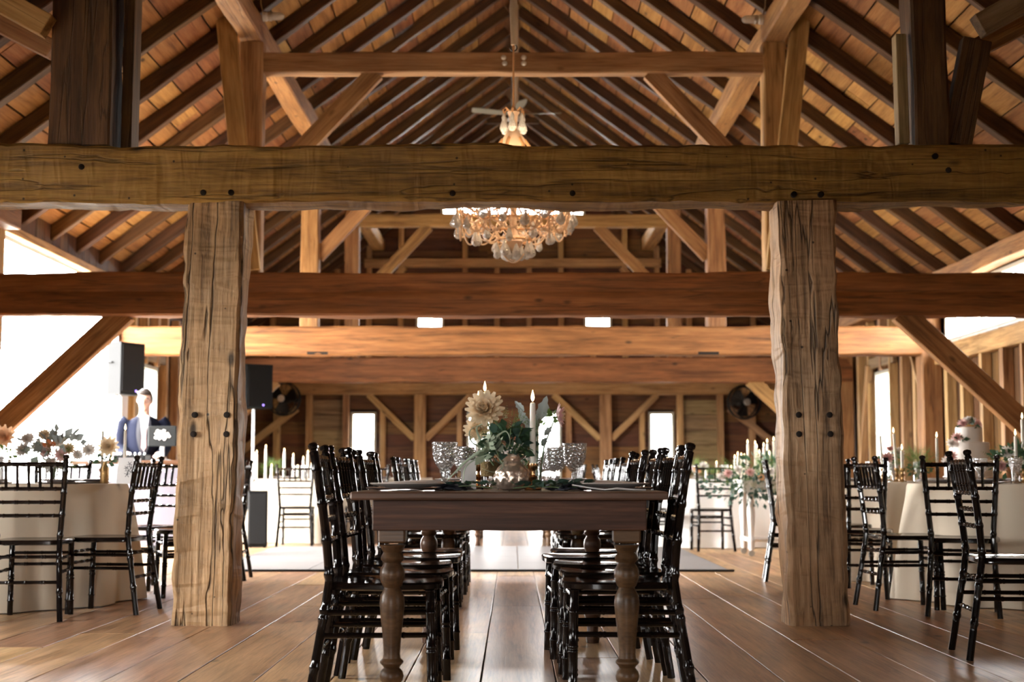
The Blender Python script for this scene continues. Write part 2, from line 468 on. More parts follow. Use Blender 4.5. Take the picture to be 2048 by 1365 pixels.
def timber(name, p0, p1, w, h, mat, parent, up=(0, 0, 1), amp=.006, step=.3, per=2, grooves=(), seed=0, mesh_key=None):
    """hewn timber with wandering faces and soft arrises; w = local Y, h = local Z"""
    m, L = frame_along(p0, p1, up)
    key = ('t', mesh_key, round(L, 2)) if mesh_key is not None else None
    if key and key in BOARD: return obj(name, BOARD[key], parent, mtx=m)
    ns = max(2, int(L / step))
    c = min(w, h) * .07
    ring = []
    def side(a, b, k):
        for i in range(k): ring.append((a[0] + (b[0] - a[0]) * i / k, a[1] + (b[1] - a[1]) * i / k))
    W, H = w / 2, h / 2
    cs = [(-W + c, -H), (W - c, -H), (W, -H + c), (W, H - c), (W - c, H), (-W + c, H), (-W, H - c), (-W, -H + c)]
    for i in range(8): side(cs[i], cs[(i + 1) % 8], per if i % 2 == 0 else 1)
    n = len(ring); vs = []
    off = Vector((seed * 7.13 + p0[0], seed * 3.7 + p0[1], p0[2]))
    for i in range(ns + 1):
        x = -L / 2 + L * i / ns
        for k, (y, z) in enumerate(ring):
            q = Vector((x * 1.7, y * 5, z * 5)) + off
            q2 = Vector((x * 9, y * 8, z * 8)) + off
            d = amp * (noise.noise(q) + .55 * noise.noise(q2))
            r = math.hypot(y / W, z / H)
            s = 1 + d / max(W, H) * 1.6
            yy, zz = y * s, z * s
            yy += amp * noise.noise(Vector((x * .7, 3.3, 1)) + off); zz += amp * noise.noise(Vector((x * .7, 9.1, 5)) + off)
            for (gk, gd, g0, g1) in grooves:
                if k == gk and g0 < i / ns < g1:
                    e = gd * (.5 + .5 * noise.noise(Vector((x * 3, 1.7, gk))))
                    yy -= e * (1 if y > 0 else -1) * (abs(y) >= W - 1e-6); zz -= e * (1 if z > 0 else -1) * (abs(z) >= H - 1e-6)
            vs.append((x, yy, zz))
    fs = [(i * n + k, (i + 1) * n + k, (i + 1) * n + (k + 1) % n, i * n + (k + 1) % n) for i in range(ns) for k in range(n)]
    fs += [tuple(range(n)), tuple(ns * n + k for k in range(n - 1, -1, -1))]
    fs = [f[::-1] for f in fs]
    b = MB(); b.add(vs, fs)
    me = b.mesh(name, mat, True, 30)
    if key: BOARD[key] = me
    return obj(name, me, parent, mtx=m)

# ================================================================== THE BARN
def roof_z(x): return RIDGE - SLOPE * abs(x)
# ---------------- floor
floor = empty('floor', label='wide glossy brown plank floor of the barn', cat='floor', kind='structure')
MB().box(-XW - .2, XW + .2, YF - .2, YB + .2, -.12, -.022).build('subfloor', 'roof_deck', floor, False)
PW = .30
xs = [-.128 + PW * k for k in range(-17, 18)]
rng = random.Random(3)
for x in xs:
    if abs(x + PW / 2) > XW: continue
    y = 3.6 + rng.random() * 1.5
    first = True
    board('floor_plank', (x + PW / 2, YF, -.011), (x + PW / 2, y - .003, -.011), PW - .005, .022, 'floor_wood', floor, bev=.0025)
    while y < YB:
        y2 = min(YB, y + rng.choice((2.6, 3.2, 3.8, 4.4)))
        if YB - y2 < 1.0: y2 = YB
        board('floor_plank', (x + PW / 2, y, -.011 + rng.uniform(-.0012, .0012)), (x + PW / 2, y2 - .004, -.011 + rng.uniform(-.0012, .0012)), PW - .005, .022, 'floor_wood', floor, bev=.0025)
        y = y2
# ---------------- roof
ceiling = empty('ceiling', label='open pitched roof with pole rafters and orange sheathing boards', cat='ceiling', kind='structure')
RT = .16                                  # vertical thickness of the rafters
ca, sa = math.cos(math.atan(SLOPE)), math.sin(math.atan(SLOPE))
for s in (-1, 1):
    deck = MB()
    xe = 5.12 if s > 0 else 4.80           # eaves
    nrm = Vector((s * sa, 0, ca))
    e0, e1 = Vector((0, 0, RIDGE + RT + .05)), Vector((s * xe, 0, RIDGE + RT + .05 - SLOPE * xe))
    pts = [e0, e1, e1 + nrm * .06, e0 + nrm * .06]
    deck.prism([(p.x, p.z) for p in pts], YF - .3, YB + .3, 'y')
    deck.build('roof_deck', 'roof_deck', ceiling, False)
    BW = .285
    for k in range(int(xe / ca / BW) + 1):
        u0 = k * BW
        cx, cz = (u0 + BW / 2) * ca, (u0 + BW / 2) * sa
        base = Vector((s * cx, 0, RIDGE + RT - cz)) + nrm * .014
        y = 8.4 + rng.random() * 2.2
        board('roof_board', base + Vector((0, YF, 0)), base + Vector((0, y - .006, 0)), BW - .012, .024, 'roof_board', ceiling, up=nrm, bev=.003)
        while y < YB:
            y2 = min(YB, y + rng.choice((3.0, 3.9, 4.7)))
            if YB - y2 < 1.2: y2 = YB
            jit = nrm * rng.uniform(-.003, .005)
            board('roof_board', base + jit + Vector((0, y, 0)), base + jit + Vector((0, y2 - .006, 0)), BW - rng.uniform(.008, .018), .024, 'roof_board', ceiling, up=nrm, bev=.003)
            y = y2
    y, k = YF + .3, 0
    while y < YB - .1:
        hz = RT / 2 * ca
        a = Vector((s * .04, y, RIDGE - SLOPE * .04)) + nrm * hz
        b = Vector((s * (xe - .02), y, RIDGE - SLOPE * (xe - .02))) + nrm * hz
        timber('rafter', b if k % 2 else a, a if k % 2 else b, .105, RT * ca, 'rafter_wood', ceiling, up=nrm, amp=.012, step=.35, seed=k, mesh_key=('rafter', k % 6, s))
        y += .86; k += 1
    px = s * QX
    for (ya, yb) in ((YF, 7.9), (7.9, 16.5), (16.5, YB)):
        timber('purlin', (px, ya, roof_z(QX) - .11), (px, yb, roof_z(QX) - .11), .21, .21, 'frame_wood', ceiling, amp=.008, seed=3 + s)
    for (ya, yb) in ((YF, YB),) if s > 0 else ((YF, 12.8), (16.95, YB)):
        timber('wall_plate', (4.86 if s > 0 else -4.58, ya, 3.0 if s > 0 else 3.12), (4.86 if s > 0 else -4.58, yb, 3.0 if s > 0 else 3.12), .2, .18, 'frame_wood', ceiling, amp=.006, seed=5 + s)
board('ridge_board', (0, YF, RIDGE + .07), (0, YB, RIDGE + .07), .05, .2, 'rafter_wood', ceiling)
for y in (10.6, 14.7, 18.8, 22.3):
    board('ridge_tie', (-.42, y, RIDGE - .28), (.42, y, RIDGE - .28), .04, .10, 'dark_wood', ceiling)

# ---------------- long walls
def wall_side(name, s, openings, label, solid):
    """vertical boards split round the openings, studs and rails proud of them"""
    w = empty(name, label=label, cat='wall', kind='structure')
    xw = XW if s > 0 else XL
    x = s * (xw + .02)
    up = (s, 0, 0)
    def pieces(y0, y1):
        zs = [(0, 3.10 if s > 0 else 3.36)]
        for (a, b, c, d) in openings:
            if y0 >= a - 1e-4 and y1 <= b + 1e-4:
                zs = [q for (z0, z1) in zs for q in ((z0, min(z1, c)), (max(z0, d), z1)) if q[1] - q[0] > .02]
        return zs
    cuts = sorted({YF, YB, solid} | {v for o in openings for v in o[:2]})
    for c0, c1 in zip(cuts, cuts[1:]):
        if c1 <= solid + 1e-6: n = 1
        else: n = max(1, round((c1 - c0) / .26))
        for i in range(n):
            y0, y1 = c0 + (c1 - c0) * i / n, c0 + (c1 - c0) * (i + 1) / n
            for (z0, z1) in pieces(y0, y1):
                board('wall_board', (x + rng.uniform(-.004, .004), (y0 + y1) / 2, z0), (x, (y0 + y1) / 2, z1), y1 - y0 - .006, .03, 'wall_board', w, up=up)
    y = 9.1
    while y < YB - .2:
        st = []
        for (z0, z1) in pieces(y - .01, y + .01): st.append((z0, min(z1, 2.92)))
        if not any(abs(y - b) < .2 for b in BENTS):
            for (z0, z1) in st:
                if z1 - z0 > .1: board('stud', (s * (xw - .055), y, z0), (s * (xw - .055), y, z1), rng.choice((.06, .09, .11)), .11, 'stud_wood', w, up=up)
        y += rng.choice((.48, .56, .64))
    return w
wall_left = wall_side('wall_left', -1, OPEN_LEFT, 'boarded long wall with the huge bright doorway, on the left', 7.4)
wall_right = wall_side('wall_right', 1, OPEN_RIGHT, 'boarded long wall with pale studs and a bright strip under the eave, on the right', 10.0)
# rails of the right wall under and beside the bright strip
timber('girt', (4.93, 9.0, 2.175), (4.93, 16.4, 2.175), .12, .20, 'stud_wood', wall_right, amp=.004)
board('sill_rail', (4.97, 12.95, 2.29), (4.97, 16.2, 2.29), .16, .02, 'white_paint', wall_right)
board('brace', (4.9, 19.5, 2.3), (4.9, 19.95, 1.0), .06, .1, 'stud_wood', wall_right, up=(1, 0, 0))
board('brace', (4.9, 17.5, 2.5), (4.9, 16.9, 1.7), .06, .1, 'stud_wood', wall_right, up=(1, 0, 0))
board('brace', (-4.6, 19.6, 2.6), (-4.6, 20.5, 1.0), .06, .1, 'stud_wood', wall_left, up=(1, 0, 0))
board('lintel', (-4.63, 17.5, 2.35), (-4.63, 18.8, 2.35), .2, .06, 'pale_board', wall_left, up=(-1, 0, 0))
board('lintel', (4.93, 18.3, 2.32), (4.93, 19.6, 2.32), .14, .06, 'pale_board', wall_right, up=(1, 0, 0))

# ---------------- gable ends
def gable(name, y, s, openings, label, fine):
    w = empty(name, label=label, cat='wall', kind='structure')
    hh = .215
    z = 0
    while z < RIDGE + .1:
        z1 = z + hh - .006
        lim = lambda zz: min(XW + .05, max(.02, (RIDGE + .17 - zz) / SLOPE))
        cuts = [(-9, 9)]
        for (a, b, c, d) in openings:
            if z1 > c + .02 and z < d - .02:
                cuts = [q for (p0, p1) in cuts for q in ((p0, min(p1, a)), (max(p0, b), p1)) if q[1] - q[0] > .01]
        for (a, b) in cuts:
            segs = [(a, b)]
            if fine and a < -5 and b > 5: segs = [(a, rng.uniform(-1, 1))]; segs.append((segs[0][1] + .004, b))
            for (a2, b2) in segs:
                l0, l1 = lim(z), lim(z1)
                p = [(max(a2, -l0), z), (min(b2, l0), z), (min(b2, l1), z1), (max(a2, -l1), z1)]
                if p[1][0] - p[0][0] < .03: continue
                mid = (p[0][0] + p[1][0]) / 2
                j = rng.uniform(-.004, .004)
                MB().prism([(q[0] - mid, q[1] - z) for q in p], j, .03 + j).build('wall_board', 'gable_board', w, False, loc=(mid, y if s > 0 else y - .03, z))
        z += hh
    return w
def cladding(w, plane, lo, hi, ztop, openings, tri=False):
    """outer weatherboarding that closes the gaps, with the openings left clear"""
    xs_ = sorted({lo, hi} | {v for o in openings for v in o[:2]} | ({0} if tri else set()))
    b = MB()
    for a, c in zip(xs_, xs_[1:]):
        zs = [(-.1, None)]
        ops = sorted((o[2], o[3]) for o in openings if o[0] <= a + 1e-6 and o[1] >= c - 1e-6)
        z = -.1
        spans = []
        for (z0, z1) in ops:
            if z0 > z: spans.append((z, z0))
            z = z1
        spans.append((z, None))
        for (z0, z1) in spans:
            ta, tc = (z1, z1) if z1 is not None else ((ztop(a), ztop(c)))
            if ta <= z0 and tc <= z0: continue
            b.prism([(a, z0), (c, z0), (c, max(tc, z0)), (a, max(ta, z0))], plane[1], plane[1] + plane[2], plane[0])
    b.build('outer_cladding', 'roof_deck', w, False)
wall_back = gable('wall_back', YB, 1, OPEN_BACK, 'dark horizontally boarded gable wall at the far end', True)
wall_front = gable('wall_front', YF, -1, OPEN_FRONT, 'boarded gable wall behind the viewer with a small opening', False)
gz = lambda x: RIDGE + .2 - SLOPE * abs(x)
cladding(wall_back, ('y', YB + .045, .03), -5.3, 5.3, gz, OPEN_BACK, True)
cladding(wall_front, ('y', YF - .075, .03), -5.3, 5.3, gz, OPEN_FRONT, True)
cladding(wall_left, ('x', -XL - .085, .03), YF - .2, YB + .2, lambda y: 3.32, OPEN_LEFT)
cladding(wall_right, ('x', XW + .055, .03), YF - .2, YB + .2, lambda y: 3.1, OPEN_RIGHT)
yb = YB - .07
timber('end_plate', (-5, YB - .1, 2.29), (5, YB - .1, 2.29), .2, .2, 'stud_wood', wall_back, amp=.005)
for x in (-1.61, 1.605): timber('end_post', (x, YB - .11, 0), (x, YB - .11, 2.19), .2, .2, 'stud_wood', wall_back, amp=.004, seed=x)
for x in (-4.1, -3.54, -2.9, 2.9, 3.6, 4.15): board('stud', (x, yb, 0), (x, yb, 2.19), .11, .12, 'stud_wood', wall_back, up=(0, 1, 0))
for x in (-2.26, -.93, .97, 2.24): board('stud', (x, yb, 0), (x, yb, 1.95), .09, .1, 'stud_wood', wall_back, up=(0, 1, 0))
for s, c in ((-1, -1.61), (1, 1.605)):
    for d in (-1, 1):
        board('brace', (c + d * .9, YB - .12, 2.19), (c + d * .1, YB - .12, 1.42), .11, .09, 'stud_wood', wall_back, up=(0, 1, 0))
    board('brace', (s * 3.75, YB - .12, 1.95), (s * 4.9, YB - .12, 1.05), .12, .09, 'stud_wood', wall_back, up=(0, 1, 0))
for x0, x1 in ((-3.48, -2.96), (2.96, 3.55)):
    z = .02
    while z < 2.1:
        board('panel_board', (x0, YB - .028, z + .13), (x1, YB - .028, z + .13), .25, .03, 'pale_board', wall_back, up=(0, 1, 0))
        z += .26
timber('gable_girt', (-2.6, YB - .09, 4.5), (2.6, YB - .09, 4.5), .14, .15, 'stud_wood', wall_back, amp=.004)
for x in [-4.2 + .56 * i for i in range(16)]:
    if any(a - .05 < x < b + .05 for (a, b) in ((-1.7, -1.21), (1.24, 1.73))):
        board('stud', (x, yb, 2.4), (x, yb, 3.28), .09, .1, 'stud_wood', wall_back, up=(0, 1, 0)); continue
    zt = min(4.42, roof_z(x) - .02)
    board('stud', (x, yb, 2.4), (x, yb, zt), .09, .1, 'stud_wood', wall_back, up=(0, 1, 0))
    if roof_z(x) > 4.8 and abs(x) > 1.35: board('stud', (x, yb, 4.58), (x, yb, roof_z(x) - .02), .09, .1, 'stud_wood', wall_back, up=(0, 1, 0))
    elif abs(x) <= 1.35: board('stud', (x, yb, 4.58), (x, yb, 5.15), .09, .1, 'stud_wood', wall_back, up=(0, 1, 0))
for s in (-1, 1): board('brace', (s * 1.9, YB - .13, 4.42), (s * 2.6, YB - .13, 3.6), .12, .08, 'stud_wood', wall_back, up=(0, 1, 0))

# ---------------- windows and the doorway
WIN = 0
def window(o, kind, label, nx=1, nz=1, depth=.09):
    """kind 'L','R','B': frame, muntins and panes in an opening of that wall"""
    global WIN
    WIN += 1
    a, b, c, d = o
    if kind == 'B': loc, rz = ((a + b) / 2, YB + .03, c), 0
    elif kind == 'L': loc, rz = (-XL - .03, (a + b) / 2, c), PI / 2
    else: loc, rz = (XW + .03, (a + b) / 2, c), -PI / 2
    w = empty('window_%d' % WIN, loc, rz, label, 'window', kind='structure')
    W, H = (b - a) / 2, d - c
    t = .045
    fr = MB()
    fr.box(-W, -W + t, -depth, .04, 0, H, .004); fr.box(W - t, W, -depth, .04, 0, H, .004)
    fr.box(-W + t, W - t, -depth, .04, H - t, H, .004); fr.box(-W + t, W - t, -depth, .04, 0, t, .004)
    fr.build('window_frame', 'window_paint', w)
    for i in range(1, nx):
        x = -W + t + (2 * W - 2 * t) * i / nx
        MB().box(x - .02, x + .02, -.035, .0, t, H - t, .003).build('muntin', 'window_paint', w)
    for i in range(1, nz):
        z = t + (H - 2 * t) * i / nz
        MB().box(-W + t, W - t, -.032, -.004, z - .008, z + .008).build('muntin', 'window_paint', w)
    for i in range(nx):
        x0, x1 = -W + t + (2 * W - 2 * t) * i / nx, -W + t + (2 * W - 2 * t) * (i + 1) / nx
        for k in range(nz):
            z0, z1 = t + (H - 2 * t) * k / nz, t + (H - 2 * t) * (k + 1) / nz
            MB().box(x0, x1, -.020, -.016, z0, z1).build('pane', 'pane_glass', w, False)
    return w
BL = ['tall narrow back-wall window beside the pale panel, left of the left post', 'narrow back-wall window behind the cream dahlia',
      'narrow back-wall window behind the tall front candle', 'tall narrow back-wall window right of the right end post',
      'small square gable window, the left one of the pair above the beams', 'small square gable window, the right one of the pair above the beams',
      'wide low gable window glowing behind the chandelier']
for i, o in enumerate(OPEN_BACK): window(o, 'B', BL[i], nx=4 if i == 6 else 1, nz=2 if i < 4 else 1)
window(OPEN_LEFT[1], 'L', 'narrow two-sash window in the left wall behind the man', 2, 4)
window(OPEN_RIGHT[1], 'R', 'narrow two-sash window in the right wall left of the cake', 2, 5)
window(OPEN_RIGHT[0], 'R', 'long low bright window strip under the right eave', 3, 1)
window(OPEN_RIGHT[2], 'R', 'unseen window added for fill light in the right wall beside the viewer', 2, 2)  # unseen opening, added on this side for front fill light
def doorway(n, o, label):
    a, b, c, d = o
    w = empty('door_%d' % n, (-XL, (a + b) / 2, 0), 0, label, 'doorway', kind='structure')
    h = (b - a) / 2
    timber('door_jamb', (0, -h - .06, 0), (0, -h - .06, d), .12, .14, 'frame_wood', w, amp=.004)
    timber('door_jamb', (0, h + .06, 0), (0, h + .06, d), .12, .14, 'frame_wood', w, amp=.004)
    timber('door_header', (0, -h - .1, d + .04), (0, h + .1, d + .04), .10, .08, 'stud_wood', w, amp=.004)
doorway(1, OPEN_LEFT[0], 'huge blown-out bright doorway in the left wall behind the flowers')
window(OPEN_LEFT[2], 'L', 'plain window in the left wall just out of view', 2, 2)
window(OPEN_LEFT[3], 'L', 'plain window in the left wall beside the viewer', 2, 2)
tag(MB().box(-60, 60, -60, 80, -.4, -.2).build('ground', 'ground_gravel', None, False), 'pale ground outside the barn', 'ground', kind='structure')

# ---------------- timber bents
BL = ['nearest timber bent with two hewn posts and a dark tie beam', 'second timber bent with a cracked tie beam and bolted collar',
      'third timber bent with an orange sunlit tie beam', 'fourth timber bent with the darker low tie beam']
def bent(i, yc, z0, z1, mat, tdepth):
    b = empty('timber_bent', (0, yc, 0), 0, BL[i], 'timber frame', kind='structure')
    hero = i == 0
    fm = 'stud_wood' if i == 1 else 'frame_wood'  # paler wood on the second bent stands in for light falling on it
    if hero:
        timber('tie_beam', (-5.0, 0, (z0 + z1) / 2), (5.0, 0, (z0 + z1) / 2), tdepth, z1 - z0, mat, b, amp=.014, step=.07, per=6, seed=i)
    else:
        timber('tie_beam', (-4.66, 0, (z0 + z1) / 2), (4.95, 0, (z0 + z1) / 2), tdepth, z1 - z0, mat, b, amp=.008, step=.12, per=9, seed=i, grooves=[(34, .034, .0, 1.0)] if i == 1 else ())
    for s in (-1, 1):
        if not (i == 2 and s < 0): timber('wall_post', (4.84 if s > 0 else (-4.76 if i == 1 else -4.56), 0, 0), (4.84 if s > 0 else (-4.76 if i == 1 else -4.56), 0, 2.91 if s > 0 else 3.02), .24, .24, 'frame_wood', b, amp=.007, seed=i * 2 + s)
        if i != 0:
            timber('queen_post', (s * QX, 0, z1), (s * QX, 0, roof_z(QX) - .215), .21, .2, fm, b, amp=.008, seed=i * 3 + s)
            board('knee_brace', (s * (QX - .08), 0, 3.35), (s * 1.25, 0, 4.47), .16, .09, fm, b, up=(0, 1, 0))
        if i in (1, 3):
            board('brace', (s * 3.48, .0, z0 + .04), (4.78 if s > 0 else -4.68, .0, z0 - (1.18 if s > 0 else 1.09)), .20, .12, 'frame_wood', b, up=(0, 1, 0))
    if i != 0:
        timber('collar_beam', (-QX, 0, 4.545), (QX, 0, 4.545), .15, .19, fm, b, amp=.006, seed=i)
    return b
b1 = bent(0, 7.92, 2.325, 2.655, 'hewn', .26)
b2 = bent(1, 12.7, 2.225, 2.610, 'beam_wood', .24)
b3 = bent(2, 16.5, 2.185, 2.520, 'beam_wood', .24)
b4 = bent(3, 20.8, 2.150, 2.515, 'beam_wood', .24)
# great posts of the nearest bent, dark discs for their peg holes and the doubled queen posts above
gl = [(8, .022, .0, 1.0), (5, .012, .2, .9), (3, .012, .1, .6)]
lp = timber('great_post', (-1.685, .01, 0), (-1.655, .01, 2.33), .29, .315, 'post_wood', b1, up=(1, 0, 0), amp=.014, step=.035, per=8, seed=11, grooves=[(4, .03, .0, 1), (6, .014, .1, .8), (27, .02, 0, 1), (24, .012, .2, 1), (30, .012, .3, .9)])
rp_ = timber('great_post', (1.66, .0, 0), (1.625, .0, 2.33), .30, .32, 'post_wood', b1, up=(1, 0, 0), amp=.014, step=.035, per=8, seed=23, grooves=[(3, .015, .3, 1), (21, .014, .0, .7)])
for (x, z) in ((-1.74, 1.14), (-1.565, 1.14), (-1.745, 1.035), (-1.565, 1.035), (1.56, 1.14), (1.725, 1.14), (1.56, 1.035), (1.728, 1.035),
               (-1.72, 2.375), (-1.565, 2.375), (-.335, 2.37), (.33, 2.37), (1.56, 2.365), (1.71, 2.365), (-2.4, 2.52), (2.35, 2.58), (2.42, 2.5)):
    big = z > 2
    MB().lathe([(.017, -.03), (.017, .006), (.012, .009)], 10).build('peg_hole_disc', 'hole_shade', b1, loc=(x, -.134 if big else (-.160 if x > 1.7 else (-.148 if x > 0 else -.1425)), z), rot=(PI / 2, 0, 0))  # dark disc painted as the shade inside a recessed hole
for s in (-1, 1):
    if s < 0:
        timber('queen_post', (-2.50, -.02, 2.65), (-2.50, -.02, 4.72), .17, .2, 'dark_wood', b1, up=(1, 0, 0), amp=.009, step=.12, seed=31)
        timber('queen_post', (-2.335, -.0, 2.65), (-2.335, -.0, 4.72), .23, .16, 'dark_wood', b1, up=(1, 0, 0), amp=.010, step=.12, seed=37)
        board('sister_plank', (-2.20, .10, 2.65), (-2.195, .10, 4.6), .06, .16, 'dark_wood', b1, up=(0, 1, 0))
    else:
        timber('queen_post', (2.34, .0, 2.65), (2.34, .0, 4.72), .24, .2, 'dark_wood', b1, up=(1, 0, 0), amp=.010, step=.12, seed=41)
        board('sister_plank', (2.19, -.06, 2.66), (2.185, -.06, 3.29), .06, .09, 'pale_board', b1, up=(0, 1, 0))
        board('leaning_plank', (2.487, -.06, 2.66), (2.62, -.06, 3.26), .16, .09, 'dark_wood', b1, up=(0, 1, 0))
    board('strut', (s * 2.60, -.16, 3.31), (s * 3.7, -.16, roof_z(3.7) - .02), .13, .10, 'pale_board' if s > 0 else 'frame_wood', b1, up=(0, 1, 0))
    board('strut', (s * 2.66, .12, 3.26), (s * 3.8, .12, roof_z(3.8) - .02), .11, .09, 'frame_wood', b1, up=(0, 1, 0))
    board('leaning_plank', (s * 2.33, -.17, 2.62), (s * 2.60, -.17, 4.95), .17, .07, 'stud_wood', b2, up=(0, 1, 0))
for (x, z) in ((-.085, 4.585), (-.076, 4.53), (.098, 4.585), (.098, 4.53)):
    MB().lathe([(.023, 0), (.023, .006), (.012, .012), (.0, .013)], 12).build('bolt', 'zinc', b2, loc=(x, -.078, z), rot=(PI / 2, 0, 0))
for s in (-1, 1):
    MB().box(s * 2.26 - .12, s * 2.26 + .12, -.124, -.08, 2.19, 2.225).build('mortise_shade', 'hole_shade', b3, False)  # dark block on the beam face, painted shade of an empty socket

# ================================================================== FURNITURE
# ---------------- black bamboo-style ballroom chair: local origin on the floor under the seat, front towards +Y
def ringed(b, p0, p1, r, n=8, rings=(), curve=None, knob=False, stations=None):
    """turned bar with raised bamboo rings at the given fractions"""
    ts = {0.0, 1.0}
    for q in rings: ts |= {q - .016, q - .008, q, q + .008, q + .016}
    if stations: ts |= {i / stations for i in range(stations + 1)}
    ts = sorted(t for t in ts if 0 <= t <= 1)
    P0, P1 = Vector(p0 or (0, 0, 0)), Vector(p1 or (0, 0, 0))
    path, rad = [], []
    for t in ts:
        path.append(curve(t) if curve else P0.lerp(P1, t))
        k = min([abs(t - q) for q in rings] + [9])
        rad.append(r * (1.20 if k < .002 else (1.14 if k < .010 else 1.0)))
    if knob:
        top = path[-1]; d = (path[-1] - path[-2]).normalized()
        for (h, q) in ((.003, .78), (.008, .80), (.012, 1.08), (.019, 1.16), (.026, 1.10), (.031, .75), (.033, .2)):
            path.append(top + d * h); rad.append(r * q)
    b.tube(path, rad, n)
def back_curve(s):
    def f(t):
        z = t * .895
        if z < .44: y = -.262 + (.44 - (.44 - z)) / .44 * .072
        else: y = -.19 - .055 * ((z - .44) / .455) ** 1.5
        x = .170 + (.028 * (1 - z / .44) ** 1.2 if z < .44 else .034 * ((z - .44) / .455))
        return Vector((s * x, y, z))
    return f
def back_y(z): return back_curve(1)(z / .895).y
def back_x(z): return back_curve(1)(z / .895).x
def make_chair():
    c = empty('ballroom_chair')
    b = MB()
    out = []
    for k in range(28):
        a = 2 * PI * k / 28
        cx, sy = math.cos(a), math.sin(a)
        e = .42 if sy > 0 else .25
        x = .203 * math.copysign(abs(cx) ** e, cx) * (1 if sy > -.2 else .86); y = .20 * math.copysign(abs(sy) ** (.55 if sy > 0 else .25), sy)
        out.append((x, y))
    vs, fs, n = [], [], 28
    for (q, z) in ((.93, .418), (1.0, .424), (1.0, .440), (.975, .447), (.90, .4445), (.4, .438)):
        vs += [(x * q, y * q, z) for (x, y) in out]
    fs = [(i * n + k, i * n + (k + 1) % n, (i + 1) * n + (k + 1) % n, (i + 1) * n + k) for i in range(5) for k in range(n)]
    fs += [tuple(range(n - 1, -1, -1)), tuple(5 * n + k for k in range(n))]
    b.add(vs, fs); b.build('seat', 'chair_seat_black', c)
    for s in (-1, 1):
        b = MB(); ringed(b, (s * .172, .165, .0), (s * .168, .155, .42), .0165, 10, (.2, .5, .54, .82)); b.build('leg', 'chair_black', c)
        b = MB(); ringed(b, None, None, .0160, 10, (.18, .36, .395, .53, .66, .80, .93), curve=back_curve(s), knob=True, stations=14); b.build('back_post', 'chair_black', c)
        for z in (.345, .268):
            b = MB(); ringed(b, (s * .171, .16, z), (s * back_x(z), back_y(z), z), .0095, 8, (.25, .29, .71, .75)); b.build('stretcher', 'chair_black', c)
    for z in (.36, .295):
        b = MB(); ringed(b, (-.17, .16, z), (.17, .16, z), .0095, 8, (.22, .26, .5, .74, .78)); b.build('stretcher', 'chair_black', c)
    for z in (.355, .215):
        b = MB(); ringed(b, (-back_x(z), back_y(z), z), (back_x(z), back_y(z), z), .0095, 8, (.22, .26, .5, .74, .78)); b.build('stretcher', 'chair_black', c)
    for nm, z, r in (('top_rail', .872, .0125), ('rail', .735, .0105), ('rail', .660, .0100), ('rail', .585, .0100)):
        b = MB(); ringed(b, (-back_x(z), back_y(z), z), (back_x(z), back_y(z), z), r, 8, (.12, .3, .33, .5, .67, .7, .88)); b.build(nm, 'chair_black', c)
    for k in range(5):
        x = -.124 + .062 * k
        b = MB(); ringed(b, (x, back_y(.735), .735), (x, back_y(.872), .872), .0085, 8, (.22, .3, .7, .78)); b.build('spindle', 'chair_black', c)
    return c
chair0 = make_chair()
first_chair = [True]
NTH = ['first', 'second', 'third', 'fourth', 'fifth', 'sixth', 'seventh', 'eighth', 'ninth', 'tenth', 'eleventh', 'twelfth', 'thirteenth']
ORD = ['nearest', 'second', 'third', 'fourth', 'fifth', 'sixth', 'seventh', 'eighth']
def chair(x, y, face, label, group=None):
    """face = compass direction the sitter looks to, degrees anticlockwise from +Y"""
    if first_chair[0]:
        first_chair[0] = False; c = chair0
    else: c = copy_tree(chair0)
    c.location = (x, y, 0); c.rotation_euler = (0, 0, R(face))
    return tag(c, label, 'chair', group)

# ---------------- farm tables
LEG = [(.030, 0), (.034, .02), (.027, .06), (.030, .10), (.026, .108), (.038, .122), (.041, .137), (.037, .152), (.027, .164), (.030, .170), (.040, .180), (.040, .186),
       (.030, .196), (.028, .21), (.030, .245), (.034, .29), (.040, .345), (.043, .379), (.040, .405), (.030, .425), (.027, .433), (.033, .440), (.041, .460), (.043, .478),
       (.040, .497), (.030, .513), (.029, .517), (.038, .526), (.040, .534), (.036, .543), (.031, .552), (.038, .563), (.042, .572), (.045, .578)]
def make_farm_table():
    t = empty('farm_table')
    for k in range(4):
        x = -.53 + .265 * k
        MB().box(-1.128, 1.128, -.1315, .1315, -.0135, .0135, .004).build('table_board', 'table_top_wood', t, loc=(x + .1325, 0, .7465), rot=(0, 0, PI / 2))
    for s in (-1, 1):
        MB().box(-.53, .53, -.045, .045, -.0135, .0135, .006).build('breadboard_end', 'table_top_wood', t, loc=(0, s * 1.174, .7465))
        MB().box(-.462, .462, -.0125, .0125, -.052, .052, .003).build('apron', 'table_wood', t, loc=(0, s * 1.135, .681))
        MB().box(-1.12, 1.12, -.0125, .0125, -.052, .052, .003).build('apron', 'table_wood', t, loc=(s * .448, 0, .681), rot=(0, 0, PI / 2))
        for q in (-1, 1):
            b = MB(); b.lathe(LEG, 20); b.box(-.046, .046, -.046, .046, .585, .732, .006)
            b.build('leg', 'leg_wood', t, loc=(s * .40, q * 1.06, 0))
    return t
ft = make_farm_table()
T1Y = 5.97
ft.location = (-.012, T1Y, 0)
tag(ft, 'dark farm table with turned legs nearest the viewer', 'table', 'farm tables in a row down the nave')
place_copy(ft, (.0, 9.95, 0), 0, 'dark farm table standing directly behind the nearest one', 'farm tables in a row down the nave')
place_copy(ft, (.0, 17.2, 0), 0, 'farthest dark farm table near the back of the nave', 'farm tables in a row down the nave')
tag(ft, None, 'table')
G1 = 'chairs along the nearest farm table'
